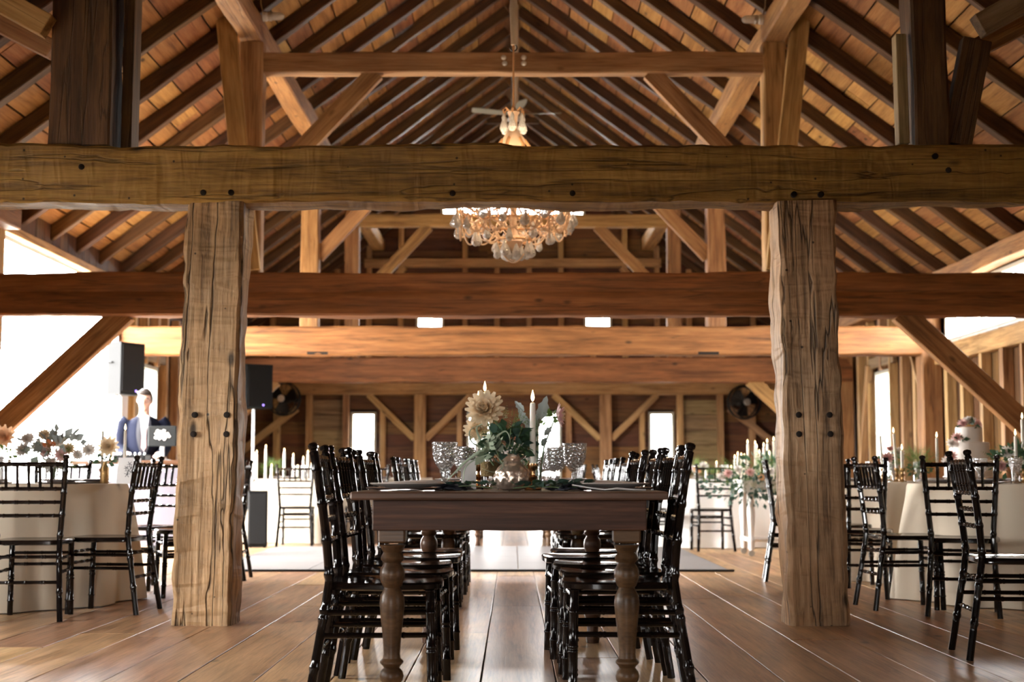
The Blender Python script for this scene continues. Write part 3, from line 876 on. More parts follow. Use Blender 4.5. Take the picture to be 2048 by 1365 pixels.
for i in range(5):
    y = 5.12 + .485 * i
    chair(-.447 + (.0, .01, -.01, .012, .0)[i], y, -90 + (2, -3, 1, -2, 2)[i], '%s black chair on the left side of the nearest farm table' % ORD[i], G1)
    chair(.375 + (.0, .008, -.006, -.04, .01)[i], y + .02, 90 + (-3, 2, -1, 3, 1)[i], '%s black chair on the right side of the nearest farm table' % ORD[i], G1)
G2 = 'chairs along the second farm table'
for i in range(4):
    y = 9.05 + .56 * i
    chair(-.50, y, -90 + (1, -2, 2, 0)[i], '%s black chair on the left side of the second farm table' % ORD[i], G2)
    chair(.47, y - .06, 90 + (2, 1, -2, 1)[i], '%s black chair on the right side of the second farm table' % ORD[i], G2)
for i in range(3):
    y = 16.5 + .7 * i
    chair(-.58, y, -90, '%s black chair on the left side of the farthest farm table' % ORD[i], 'chairs along the farthest farm table')
    chair(.58, y, 90, '%s black chair on the right side of the farthest farm table' % ORD[i], 'chairs along the farthest farm table')

# ---------------- round tables under floor-length cloths
def round_table(x, y, r, label, clabel, mat='linen', seed=1, folds=13):
    t = empty('round_table', (x, y, 0), 0, label, 'table', 'round tables with floor-length cloths')
    MB().lathe([(r - .02, .728), (r - .01, .732), (r - .01, .746), (r - .02, .750)], 40).build('tabletop', 'table_wood', t)
    MB().lathe([(.26, 0), (.26, .03), (.08, .06), (.05, .12), (.05, .70), (.16, .727)], 20).build('pedestal', 'table_wood', t)
    rr = random.Random(seed)
    ph = [rr.uniform(0, 6.28) for _ in range(4)]
    nu = 132
    def prof(u, v):
        a = 2 * PI * u
        if v < .28:
            q = v / .28
            return (q * r * math.cos(a), q * r * math.sin(a), .7555)
        q = (v - .28) / .72
        f = .5 + .5 * math.sin(folds * a + ph[0] + .7 * math.sin(3 * a + ph[1]))
        f = f ** 1.4 + .25 * math.sin(5 * a + ph[2])
        d = q ** .75
        rad = r + .008 + (.02 + .105 * f) * d + .012 * math.sin(23 * a + ph[3]) * d
        z = .7555 - .748 * q
        if q < .05: rad = r + .008 * q / .05; z = .7555 - .02 * q / .05
        return (rad * math.cos(a), rad * math.sin(a), max(.006, z))
    vs, nv = [], 18
    vrow = [0.02, .14, .28] + [.28 + .72 * w for w in (.02, .05, .1, .16, .24, .33, .42, .52, .62, .72, .82, .9, .96, 1.0)]
    b = MB()
    vs = [prof(i / nu, v) for v in vrow for i in range(nu)]
    fs = [(j * nu + i, j * nu + (i + 1) % nu, (j + 1) * nu + (i + 1) % nu, (j + 1) * nu + i) for j in range(len(vrow) - 1) for i in range(nu)]
    fs = [f[::-1] for f in fs] + [tuple(range(nu))]
    b.add(vs, fs)
    cl = b.build('tablecloth', mat, None, True, 50, loc=(x, y, 0))
    tag(cl, clabel, 'tablecloth', 'floor-length cloths on the round tables')
    return t
L1, L2, R0, R1, R2, R4 = (-3.40, 9.30), (-2.28, 17.75), (3.75, 7.15), (3.50, 9.45), (3.30, 11.5), (2.3, 16.65)
round_table(*L1, .86, 'round table hidden under the beige cloth at the far left', 'beige linen cloth on the near round table at the far left', seed=2, folds=9)
round_table(*R0, .86, 'round table just beyond the right edge, beside the nearest right chair', 'cloth on the round table just beyond the right edge', 'linen', seed=4)
round_table(*R1, .86, 'round table hidden under the pale cloth at the far right', 'pale grey-beige cloth on the near round table at the far right', 'linen', seed=5, folds=11)
round_table(*R2, .86, 'round table behind the right great post, beneath the cake', 'cloth on the round table beneath the cake', 'linen', seed=6)
round_table(*L2, .90, 'round table with candles behind the black subwoofer', 'cream cloth on the candlelit table behind the subwoofer', 'linen_dimmed', seed=7)
round_table(*R4, .86, 'round table behind the white console and garland', 'white cloth on the round table behind the garland', 'white_linen', seed=8)
round_table(-2.1, 21.8, .86, 'small far round table left of the nave near the back wall', 'cloth on the small far table left of the nave', 'linen', seed=9)
round_table(3.4, 20.2, .86, 'small far round table by the right wall window', 'cloth on the small far table by the right wall window', 'linen', seed=10)
GC = 'chairs round the cloth-covered tables'
chair(-2.74, 8.24, 6, 'black chair at the far left with its back to the viewer', GC)
chair(-2.43, 8.60, 84, 'black chair seen side-on beside the left great post', GC)
chair(-2.22, 9.72, 112, 'black chair half hidden behind the left great post', GC)
chair(-2.62, 10.30, 150, 'black chair beyond the beige table, just its spindled back showing', GC)
chair(-3.40, 10.55, 180, 'black chair beyond the beige table, partly behind the flowers', GC)
chair(-2.33, 11.2, 93, 'black chair just right of the left great post, farther back', GC)
chair(2.29, 6.53, -96, 'nearest black chair at the right edge, seen from behind', GC)
chair(2.66, 8.47, -20, 'black chair in front of the pale cloth, its back angled to the viewer', GC)
chair(2.42, 8.85, -86, 'black chair right of the right great post, seen edge-on', GC)
chair(2.36, 9.72, -22, 'black chair behind the edge-on one, its spindles showing', GC)
chair(2.42, 10.62, -40, 'black chair directly right of the right great post, near the floor gap', GC)
chair(2.21, 11.1, -98, 'black chair just left of the right great post', GC)
chair(3.0, 12.75, 195, 'black chair behind the cake table', GC)
chair(-2.48, 16.42, 3, 'black chair with its back to us before the candlelit cream table', GC)
chair(-1.72, 16.58, 26, 'black chair right of the first one before the candlelit cream table', GC)
chair(-2.9, 19.0, 152, 'black chair behind the candlelit cream table', GC)
chair(2.12, 15.38, 6, 'black chair in front of the white round cloth, left of the garland', GC)
chair(1.45, 15.72, -40, 'black chair left of the white round cloth, turned sideways', GC)
chair(1.18, 16.3, -100, 'black chair at the left end of the white round cloth', GC)
chair(2.95, 13.75, 4, 'black chair in front of the white console, behind the great post', GC)
chair(-3.35, 21.6, -80, 'far black chair at the left of the small back table', GC)
chair(-.95, 21.3, 65, 'far black chair at the right of the small back table', GC)
chair(2.2, 20.0, -80, 'far black chair beside the small table by the right wall window', GC)

# ---------------- white console with turned legs on castors
ws = empty('white_console', (2.55, 14.5, 0), 0, 'white painted console table with turned legs under the garland', 'table')
MB().box(-.28, .95, -.3, .3, .72, .76, .008).build('console_top', 'white_paint', ws)
for x in (-.18, .85):
    for y in (-.24, .24):
        lg = MB().lathe([(.02, .06), (.032, .08), (.03, .13), (.04, .16), (.024, .19), (.028, .26), (.038, .36), (.042, .44), (.03, .5), (.038, .53), (.028, .56), (.04, .6), (.045, .72)], 16).build('leg', 'white_paint', ws, loc=(x, y, 0))
        MB().lathe([(.0, -.012), (.03, -.012), (.03, .012), (.0, .012)], 14).build('castor', 'lamp_metal', lg, loc=(0, 0, .031), rot=(PI / 2, 0, 0))
    MB().tube([(x, -.24, .16), (x, .24, .16)], .022, 10).build('stretcher', 'white_paint', ws)
MB().tube([(-.18, 0, .16), (.85, 0, .16)], .022, 10).build('stretcher', 'white_paint', ws)
MB().box(-.26, .93, -.28, .28, .63, .72, .006).build('apron', 'white_paint', ws)

# ---------------- dance floor mat laid over the planks
df = empty('dance_floor', (-.4, 14.1, 0), 0, 'pale grey dance floor panels with a black edge strip across the nave', 'dance floor', kind='structure')
for i in range(5):
    for j in range(4):
        MB().box(-.44, .44, -.49, .49, 0, .012, .002).build('floor_panel', 'dance_vinyl', df, loc=(-1.78 + .89 * i, -1.5 + .985 * j, .001))
MB().box(-2.26, 2.26, -2.04, -1.995, 0, .018, .004).build('edge_strip', 'rubber_black', df)

# ================================================================== TABLE DRESSING
def candle(x, y, z, h, label, group=None, r=.011, tilt=0):
    c = empty('taper_candle', (x, y, z), 0, label, 'candle', group)
    if tilt: c.rotation_euler = (0, tilt, 0)
    me = ('candle', round(h, 2), round(r, 4))
    if me not in BOARD:
        BOARD[me] = MB().lathe([(r, 0), (r * .98, h * .3), (r * .86, h - .012), (r * .78, h - .003), (r * .4, h)], 12).mesh('wax', 'wax')
        if 'wick' not in BOARD:
            BOARD['wick'] = MB().tube([(0, 0, -.002), (0, 0, .006), (.001, 0, .010)], .0012, 5).mesh('wick', 'wick')
            BOARD['flame'] = MB().lathe([(.0012, .004), (.0050, .010), (.0064, .017), (.0052, .026), (.0026, .036), (.0004, .045)], 10).mesh('flame', 'flame')
    obj('wax', BOARD[me], c)
    obj('wick', BOARD['wick'], c, loc=(0, 0, h)); obj('flame', BOARD['flame'], c, loc=(0, 0, h))
    return c
def holder(x, y, z, h, label, group=None, mat='brass'):
    k = (('holder'), round(h, 2), mat)
    if k not in BOARD:
        BOARD[k] = MB().lathe([(.030, 0), (.031, .006), (.022, .012), (.010, .02), (.009, h * .35), (.016, h * .45), (.017, h * .5), (.009, h * .58), (.008, h * .72), (.017, h * .82), (.019, h * .92), (.019, h), (.0115, h), (.0115, h - .018), (0, h - .018)], 18).mesh('candle_holder', mat)
    o = obj('candle_holder', BOARD[k], None, loc=(x, y, z))
    return tag(o, label, 'candle holder', group)
def goblet(x, y, z, label, group=None, s=1.0):
    if 'goblet' not in BOARD:
        BOARD['goblet_bowl'] = MB().lathe([(.004, .062), (.014, .066), (.026, .080), (.036, .098), (.042, .120), (.0435, .150), (.0440, .165), (.0425, .165), (.0415, .150), (.040, .120), (.034, .100), (.022, .082), (.002, .072)], 20, flute=.012, nf=10).mesh('bowl', 'pressed_glass')
        BOARD['goblet'] = MB().lathe([(.034, 0), (.035, .003), (.020, .008), (.009, .016), (.008, .026), (.014, .034), (.009, .042), (.011, .054), (.006, .064)], 18).mesh('stem', 'pressed_glass')
    g = empty('goblet', (x, y, z), 0, label, 'glass', group)
    g.scale = (s,) * 3
    obj('bowl', BOARD['goblet_bowl'], g); obj('stem', BOARD['goblet'], g)
    return g
def plate(x, y, z, label, group=None):
    if 'plate' not in BOARD:
        BOARD['charger'] = MB().lathe([(0, 0), (.10, 0), (.145, .006), (.150, .009), (.148, .012), (.100, .006), (0, .005)], 36, cap=False).mesh('charger', 'charger_pewter')
        BOARD['plate'] = MB().lathe([(0, 0), (.07, 0), (.085, .006), (.128, .014), (.136, .018), (.134, .021), (.084, .010), (.07, .006), (0, .006)], 36, cap=False).mesh('dinner_plate', 'porcelain')
    a = obj('charger_plate', BOARD['charger'], None, loc=(x, y, z)); tag(a, 'dark rimmed charger under ' + label, 'plate', group)
    b = obj('dinner_plate', BOARD['plate'], None, loc=(x, y, z + .0065)); tag(b, label, 'plate', group)
def napkin(x, y, z, rz, label, group=None):
    if 'napkin' not in BOARD:
        b = MB()
        for k in range(3):
            def f(u, v, k=k):
                xx = -.045 + .09 * u; yy = -.13 + .26 * v
                return (xx * (.8 + .25 * math.sin(v * 3 + k)), yy, .002 + .006 * k + .006 * math.sin(u * PI) * (1 + math.sin(v * 7 + k)) + .002 * math.sin(u * 19 + v * 4))
            b.grid(f, 9, 9)
        BOARD['napkin'] = b.mesh('napkin', 'napkin_grey')
    o = obj('napkin', BOARD['napkin'], None, loc=(x, y, z), rot=(0, 0, rz))
    return tag(o, label, 'napkin', group)
def cutlery(x, y, z, rz, kind, label, group=None):
    if kind not in BOARD:
        b = MB()
        def strip(pts):
            vs = []
            for (yy, w, zz) in pts: vs += [(-w, yy, zz), (w, yy, zz), (w, yy, zz + .002), (-w, yy, zz + .002)]
            fs = []
            for i in range(len(pts) - 1):
                for k in range(4): fs.append((i * 4 + k, i * 4 + (k + 1) % 4, i * 4 + 4 + (k + 1) % 4, i * 4 + 4 + k))
            fs += [(3, 2, 1, 0), tuple((len(pts) - 1) * 4 + k for k in range(4))]
            b.add(vs, fs)
        strip([(-.095, .006, .001), (-.085, .008, .001), (-.02, .003, .004), (.03, .003, .004), (.045, .009, .001)] + ([(.06, .010, 0)] if kind == 'fork' else [(.08, .009, .001), (.10, .004, .001)]))
        if kind == 'fork':
            for q in range(4): b.box(-.0095 + .0052 * q, -.0065 + .0052 * q, .058, .098, .001, .003)
        BOARD[kind] = b.mesh(kind, 'silver')
    o = obj(kind, BOARD[kind], None, loc=(x, y, z), rot=(0, 0, rz))
    return tag(o, label, 'cutlery', group)

# ---------------- flowers and leaves
def petal_mesh(name, L_, W_, cup, mat, tip=.15):
    b = MB()
    def f(u, v):
        w = W_ * math.sin(PI * (.10 + .79 * v))
        x = (u - .5) * 2 * w
        return (x, v * L_, cup * L_ * (v ** 1.6) + .35 * abs(x) ** 2 / max(W_, 1e-4))
    b.grid(f, 3, 5)
    return b.mesh(name, mat)
PET = {}
def bloom(name, parent, rad, mat, rot, loc=(0, 0, 0), rings=6, single=False, core='petal_core'):
    """double bloom facing its local Z; single=True keeps every petal an object of its own"""
    e = bpy.data.objects.new(name, None) if single else None
    Mx = Matrix.Translation(loc) @ Euler(rot).to_matrix().to_4x4()
    big = MB()
    specs = []
    for k in range(rings):
        t = k / (rings - 1)
        n = 6 + int(1.6 * k)
        el = R(86 - 84 * t ** .85)
        ln = rad * (.42 + .58 * t)
        for j in range(n):
            a = 2 * PI * (j + .5 * (k % 2)) / n + .13 * k
            Mp = Matrix.Rotation(a, 4, 'Z') @ Matrix.Translation((0, rad * .07, rad * .10 * (1 - t))) @ Matrix.Rotation(el + random.uniform(-.12, .12), 4, 'X')
            specs.append((k, ln, Mp))
    if single:
        link(e, parent); e.matrix_basis = Mx
        for (k, ln, Mp) in specs:
            key = ('petal', mat, round(rad, 3), k)
            if key not in PET: PET[key] = petal_mesh('petal', ln, rad * .19, .34, mat if k > 2 else 'petal_inner')
            obj('petal', PET[key], e, mtx=Mp)
        MB().ball((0, 0, rad * .1), rad * .12, 8, 5).build('flower_core', core, e)
        return e
    for (k, ln, Mp) in specs:
        W_ = rad * .21
        def f(u, v):
            w = W_ * math.sin(PI * (.10 + .79 * v)); x = (u - .5) * 2 * w
            return Mx @ Mp @ Vector((x, v * ln, .30 * ln * v ** 1.6 + .35 * x * x / W_))
        big.grid(f, 3, 4)
    big.ball((0, 0, 0), rad * .13, 8, 5, mat=1, M_=Mx @ Matrix.Translation((0, 0, rad * .1)))
    return big.build(name, [mat, core], parent)
def leaf_mesh(name, L_, W_, mat, bend=.25, fold=.3, wavy=0, th=.0006):
    b = MB()
    def f(u, v):
        w = W_ * math.sin(PI * min(1, .04 + .96 * v) ** .8) if v < 1 else 0
        if wavy: w *= 1 + wavy * math.sin(v * 23)
        x = (u - .5) * 2 * w
        return (x, v * L_, -bend * L_ * v * v + fold * abs(x))
    b.grid(f, 3, 8)
    return b.mesh(name, mat)
LEAF = {'euc': leaf_mesh('leaf', .046, .0155, 'leaf_eucalyptus', .3), 'deep': leaf_mesh('leaf', .036, .0135, 'leaf_deep', .3),
        'silver': leaf_mesh('leaf', .095, .020, 'leaf_silver', .15, .35, .35), 'rust': leaf_mesh('leaf', .07, .02, 'rust_leaf', .2), 'big': leaf_mesh('leaf', .10, .026, 'leaf_eucalyptus', .25)}
def leaf_cloud(name, parent, n, size, mat, c, spread, rr, up=.6, fern=False):
    """bushy greenery as one mesh: many little leaves on short sprays"""
    b = MB()
    for i in range(n):
        d = Vector((rr.gauss(0, 1), rr.gauss(0, 1), rr.gauss(0, 1) + up)).normalized()
        p = Vector(c) + Vector((d.x * spread[0], d.y * spread[1], d.z * spread[2])) * rr.uniform(.25, 1)
        u = d.cross(Vector((rr.random() - .5, rr.random() - .5, rr.random() - .5)))
        u = u.normalized() if u.length > 1e-3 else d.orthogonal()
        s = size * rr.uniform(.6, 1.3)
        if fern:
            for k in range(5):
                q = p + d * s * (k * .45)
                w = s * (.55 - .09 * k)
                for sg in (-1, 1):
                    t = (u * sg + d * .5).normalized() * w
                    nn = d.cross(u) * w * .12
                    b.add([q, q + t * .5 + d * w * .16 + nn, q + t, q + t * .5 - d * w * .16 + nn], [(0, 1, 2, 3)])
        else:
            n2 = d.cross(u)
            e = d * s; w = u * s * .34
            b.add([p, p + e * .45 + w + n2 * s * .1, p + e, p + e * .45 - w + n2 * s * .1], [(0, 1, 2, 3)])
    return tag(b.build(name, mat, parent, True, 60), kind='stuff')
def jar(name, x, y, z, r, h, label, group=None, mat='clear_glass', neck=.75):
    o = MB().lathe([(r * .9, 0), (r, h * .05), (r, h * .7), (r * neck, h * .85), (r * neck, h), (r * neck * .93, h), (r * neck * .93, h * .86), (r * .94, h * .7), (r * .94, h * .06), (0, h * .04)], 20).build(name, mat, None, loc=(x, y, z))
    return tag(o, label, 'vase', group)
def posy(x, y, z, h, label, flowers, greens, seed, group=None, size=.05):
    """small bunch standing in a vase: stems, blooms and leaves; flowers = [(dx,dy,dz,radius,material,tilt_x,tilt_y)]"""
    rr = random.Random(seed)
    e = empty('flower_bunch', (x, y, z), 0, label, 'flowers', group)
    st = MB()
    for (dx, dy, dz, rad, mat, tx, ty) in flowers:
        st.tube([(0, 0, .01), (dx * .3, dy * .3, dz * .5), (dx, dy, dz - .01)], .0022, 5)
        bloom('bloom', e, rad, mat, (tx, ty, 0), (dx, dy, dz), rings=5)
    for _ in range(3): st.tube([(0, 0, .01), (rr.uniform(-.03, .03), rr.uniform(-.03, .03), h)], .002, 5)
    st.build('stem', 'stem_green', e)
    for (n, sz, mat, dz, sx, szz, fern) in greens: leaf_cloud('foliage', e, n, sz, mat, (0, 0, dz), (sx, sx, szz), rr, fern=fern)
    return e
TZ = .7602                                    # farm-table surface

# ---------------- the nearest farm table
GP, GG = 'place settings on the nearest farm table', 'pressed glass goblets on the nearest farm table'
for i in range(5):
    y = 5.12 + .485 * i
    for s, side in ((-1, 'left'), (1, 'right')):
        x = s * .365 - .012
        plate(x, y, TZ, '%s pale plate on the %s side of the nearest farm table' % (ORD[i], side), GP)
        napkin(x - s * .175, y - .06, TZ, R(12 * s), '%s grey napkin on the %s side of the nearest farm table' % (ORD[i], side), GP)
        cutlery(x - s * .01, y - .19, TZ, R(90 * s), 'fork' if s < 0 else 'knife', '%s piece of cutlery on the %s side of the nearest farm table' % (ORD[i], side), GP)
        if i: goblet(s * .19 - .01, y + .16, TZ, '%s row goblet on the %s side of the nearest farm table' % (ORD[i], side), GG)
goblet(-.248, 5.20, TZ, 'front left pressed glass goblet beside the white card', GG, 1.06)
goblet(-.185, 5.52, TZ, 'second pressed glass goblet just behind the front left one', GG, 1.0)
goblet(.225, 5.24, TZ, 'front right pressed glass goblet beside the eucalyptus', GG, 1.04)
goblet(.165, 5.45, TZ, 'pressed glass goblet just behind the front right one', GG, 1.0)
tag(MB().tube([(.20, 4.83, TZ + .022), (.26, 4.82, TZ + .012), (.31, 4.815, TZ + .006), (.35, 4.815, TZ + .011), (.41, 4.825, TZ + .006), (.45, 4.85, TZ + .005)], .0022, 6).build('ribbon', 'card_white', None),
    'thin pale ribbon trailing from the nearest right napkin', 'ribbon')
card = MB(); card.box(-.028, .028, -.001, .001, 0, .112)
tag(card.build('menu_card', 'card_white', None, loc=(-.168, 5.42, TZ), rot=(R(-6), 0, R(4))), 'plain white menu card standing left of the gold vase', 'card')

# gold bulb vase with its bunch
gv = empty('gold_vase', (-.004, 5.14, TZ), 0, 'bulbous rose-gold mercury glass vase with zigzag ribs, front of the table', 'vase')
def gvf(u, v):
    a = 2 * PI * u
    pr = [(.030, 0), (.045, .004), (.058, .022), (.064, .045), (.061, .066), (.048, .085), (.034, .097), (.030, .104), (.036, .114), (.043, .122), (.041, .129), (.036, .130)]
    t = v * (len(pr) - 1); i = min(int(t), len(pr) - 2); f = t - i
    r = pr[i][0] * (1 - f) + pr[i + 1][0] * f; z = pr[i][1] * (1 - f) + pr[i + 1][1] * f
    body = max(0, math.sin(PI * min(1, z / .088))) if z < .088 else 0
    zig = abs(((u * 11 + z * 0) % 1) - .5) * 2
    r += body * .0034 * math.sin((z * 150 + zig * 4.2))
    r *= 1 + (.07 * math.cos(6 * a) if z > .11 else 0)
    return (r * math.cos(a), r * math.sin(a), z)
MB().grid(gvf, 88, 45, wrap=True).build('vase_body', 'mercury_gold', gv, True, 60)
rr = random.Random(5)
gb = empty('greenery_bunch', (-.02, 5.15, TZ + .10), 0, 'bushy dark green leaves and ferns in the gold vase', 'greenery')
st = MB()
for k in range(9):
    a = 2 * PI * k / 9
    st.tube([(.012 * math.cos(a), .012 * math.sin(a), -.06), (.02 * math.cos(a), .02 * math.sin(a), .02), (.07 * math.cos(a), .06 * math.sin(a), .10 + .03 * math.sin(k))], .0022, 5)
st.build('stem', 'stem_green', gb)
for k in range(120):
    a = rr.uniform(0, 2 * PI); e = rr.uniform(-.25, 1.25)
    d = Vector((math.cos(a) * math.cos(e), math.sin(a) * math.cos(e), math.sin(e)))
    p = Vector((d.x * .095, d.y * .075, .06 + d.z * .075)) * rr.uniform(.6, 1.0)
    q = d.to_track_quat('Y', 'Z')
    mtx = Matrix.Translation(p) @ q.to_matrix().to_4x4() @ Matrix.Rotation(rr.uniform(-1.2, 1.2), 4, 'Y') @ Matrix.Scale(rr.uniform(.75, 1.15), 4)
    obj('leaf', LEAF['deep'] if k % 3 else LEAF['euc'], gb, mtx=mtx)
leaf_cloud('fern_foliage', gb, 90, .020, 'leaf_fern', (.01, .03, .10), (.12, .07, .085), rr, up=.9, fern=True)
leaf_cloud('fern_foliage', gb, 70, .020, 'leaf_fern', (.085, .05, .06), (.055, .05, .085), rr, up=.3, fern=True)
leaf_cloud('fern_foliage', gb, 40, .018, 'leaf_fern', (-.10, .04, .05), (.05, .05, .06), rr, up=.5, fern=True)
# air plant tendrils curling out to the left
ap = empty('air_plant', (-.085, 5.10, TZ + .02), 0, 'grey-green air plant with long curling leaves left of the gold vase', 'plant')
for k, (pts, r0) in enumerate([([(0, 0, .13), (-.03, -.01, .12), (-.08, -.02, .085), (-.12, -.03, .045), (-.150, -.035, .015)], .0085),
                               ([(0, 0, .12), (-.03, .01, .16), (-.045, 0, .20), (-.02, -.02, .215), (.01, -.03, .185)], .0055),
                               ([(.0, 0, .11), (-.05, 0, .09), (-.085, -.02, .06), (-.09, -.03, .01), (-.075, -.04, -.014)], .0035),
                               ([(.01, 0, .12), (.03, -.02, .17), (.06, -.03, .19), (.075, -.04, .155), (.06, -.05, .12)], .004),
                               ([(.0, 0, .12), (-.06, .0, .15), (-.07, -.01, .19), (-.04, -.02, .21), (-.02, -.03, .20)], .005),
                               ([(.02, 0, .11), (.05, -.03, .07), (.02, -.04, .045), (-.03, -.04, .06)], .002)]):
    P = []
    for i in range(len(pts) - 1):
        p0, p1, p2, p3 = (Vector(pts[max(0, i - 1)]), Vector(pts[i]), Vector(pts[i + 1]), Vector(pts[min(len(pts) - 1, i + 2)]))
        for j in range(5):
            t = j / 5
            P.append(.5 * ((2 * p1) + (p2 - p0) * t + (2 * p0 - 5 * p1 + 4 * p2 - p3) * t * t + (3 * p1 - p0 - 3 * p2 + p3) * t ** 3))
    P.append(Vector(pts[-1]))
    n = len(P)
    MB().tube(P, [r0 * (1 - .85 * (i / (n - 1)) ** 1.3) for i in range(n)], 8, flat=.5).build('leaf_blade', 'tendril', ap)
leaf_cloud('rosette', ap, 20, .05, 'tendril', (.0, .0, .115), (.03, .03, .03), rr)
# dahlia, dusty miller, blush flower
da = empty('cream_dahlia', (-.10, 5.10, TZ + .03), 0, 'large cream dahlia leaning out at the top left of the bunch', 'flower')
MB().tube([(.06, .04, .06), (.03, .03, .15), (.0, .02, .24)], .003, 6).build('stem', 'stem_green', da)
bloom('flower_head', da, .068, 'petal_cream', (R(62), R(-14), 0), (.0, 0, .255), rings=8, single=True)
da2 = empty('cream_dahlia', (-.13, 5.24, TZ + .03), 0, 'smaller cream dahlia tucked below and behind the large one', 'flower')
MB().tube([(.06, .0, .06), (.02, .0, .12), (.0, .0, .185)], .003, 6).build('stem', 'stem_green', da2)
bloom('flower_head', da2, .050, 'petal_cream', (R(60), R(-25), 0), (.0, 0, .19), rings=6)
dm = empty('dusty_miller', (.085, 5.25, TZ), 0, 'silvery dusty miller leaves in the slim bud vase right of the front candle', 'greenery')
MB().tube([(0, 0, .02), (.005, 0, .14), (.0, 0, .26)], .003, 6).build('stem', 'tendril', dm)
for k, (dx, dy, dz, ax, ay, s) in enumerate([(-.035, 0, .24, .2, -.45, .75), (.012, .01, .255, .1, .3, 1.05), (-.045, .02, .29, .3, -.7, .6), (.03, -.01, .20, .5, .7, .6), (-.01, -.02, .19, .8, -.2, .7),
                                             (-.02, .03, .22, -.3, -.4, .7), (.02, -.02, .16, .7, .5, .6), (-.03, -.01, .15, .6, -.8, .6), (.0, .0, .22, .2, .05, .7)]):
    mtx = Matrix.Translation((dx, dy, dz)) @ Euler((PI / 2 - ax, ay, 0)).to_matrix().to_4x4() @ Matrix.Scale(s, 4)
    obj('leaf', LEAF['silver'], dm, mtx=mtx)
bl = empty('blush_flower', (.115, 5.27, TZ), 0, 'pink blush dahlia facing right, at the right end of the bunch', 'flower')
MB().tube([(-.02, 0, .02), (.0, 0, .16), (.04, 0, .265)], .003, 6).build('stem', 'stem_green', bl)
bloom('flower_head', bl, .045, 'petal_blush', (R(8), R(88), 0), (.045, 0, .275), rings=5, single=True)
leaf_cloud('sepal', bl, 22, .025, 'leaf_fern', (.02, 0, .26), (.03, .03, .03), rr)
jar('bud_vase', .088, 5.26, TZ, .018, .17, 'slim clear bud vase right of the front candle', None, neck=.6)
mj = jar('mason_jar', -.085, 5.36, TZ, .035, .12, 'clear glass jar with gold netting behind the gold vase')
MB().lathe([(.0365, .05), (.0375, .06), (.0375, .095), (.0365, .105)], 24, cap=False).build('gold_netting', 'moss_gold', mj)
# eucalyptus laid along the table
for n, (x, y, a, k, lab) in enumerate([(-.10, 5.02, 170, 9, 'eucalyptus sprig on the table left of the gold vase'), (.10, 4.98, 8, 9, 'eucalyptus sprig on the table right of the gold vase'),
                                      (.17, 5.10, 25, 9, 'eucalyptus sprig by the front right goblet'), (.03, 4.93, -8, 7, 'eucalyptus sprig at the very front of the table'),
                                      (-.05, 5.75, 95, 9, 'eucalyptus sprig along the middle of the nearest table'), (.04, 6.5, 88, 9, 'eucalyptus sprig far along the nearest table')]):
    e = empty('eucalyptus_sprig', (x, y, TZ + .006), R(a), lab, 'greenery', 'eucalyptus laid along the nearest farm table')
    MB().tube([(-.03, 0, .004), (.05, .004, .012), (.13, -.004, .006)], .002, 5).build('stem', 'stem_green', e)
    for q in range(k * 2):
        t = q / (k * 2 - 1); sg = 1 if q % 2 else -1
        mtx = Matrix.Translation((-.03 + .15 * t, 0, .010 + .012 * rr.random())) @ Euler((rr.uniform(.0, .75), rr.uniform(-.5, .5), sg * R(rr.uniform(35, 75)) - PI / 2)).to_matrix().to_4x4() @ Matrix.Scale(rr.uniform(.65, 1.1), 4)
        obj('leaf', LEAF['euc'] if q % 3 else LEAF['deep'], e, mtx=mtx)
candle(.071, 5.13, TZ + .078, .238, 'tall lit white taper in the brass holder at the front', None, .0112)
holder(.071, 5.13, TZ, .096, 'brass holder of the tall front candle')
candle(-.112, 5.66, TZ + .078, .305, 'taller lit taper peeking over the cream dahlia', None)
holder(-.112, 5.66, TZ, .096, 'brass holder under the taller taper behind the dahlia')
candle(-.140, 5.74, TZ + .078, .270, 'shorter lit taper peeking over the cream dahlia', None)
holder(-.140, 5.74, TZ, .096, 'brass holder under the shorter taper behind the dahlia')
GB = 'small bunches along the middle of the nave tables'
for i, (y, fl, lab) in enumerate([(6.15, 'petal_white', 'small white bunch in a jar midway along the nearest farm table'), (6.85, 'petal_cream', 'small cream bunch in a jar at the far end of the nearest farm table'),
                                  (9.3, 'petal_cream', 'small cream bunch in a jar at the near end of the second farm table'), (10.6, 'petal_blush', 'small blush bunch in a jar at the far end of the second farm table'),
                                  (17.0, 'petal_white', 'small white bunch in a jar on the farthest farm table')]):
    jar('jar_vase', .02, y, TZ, .032, .11, 'clear jar holding the ' + lab.split(' in a jar ')[0] + ' ' + lab.split(' in a jar ')[1], GB)
    posy(.02, y, TZ + .01, .12, lab, [(.0, 0, .15, .04, fl, .6, .1), (-.05, .02, .13, .03, fl, .5, -.5), (.05, 0, .12, .03, 'petal_white', .6, .6)], [(40, .035, 'leaf_deep', .12, .07, .05, False)], 20 + i, GB)
for i in range(4):
    y = 9.05 + .56 * i
    for s, side in ((-1, 'left'), (1, 'right')):
        plate(s * .36, y - .03, TZ, '%s pale plate on the %s side of the second farm table' % (ORD[i], side), 'place settings on the second farm table')
        goblet(s * .2, y + .1, TZ, '%s goblet on the %s side of the second farm table' % (ORD[i], side), 'goblets on the second farm table')

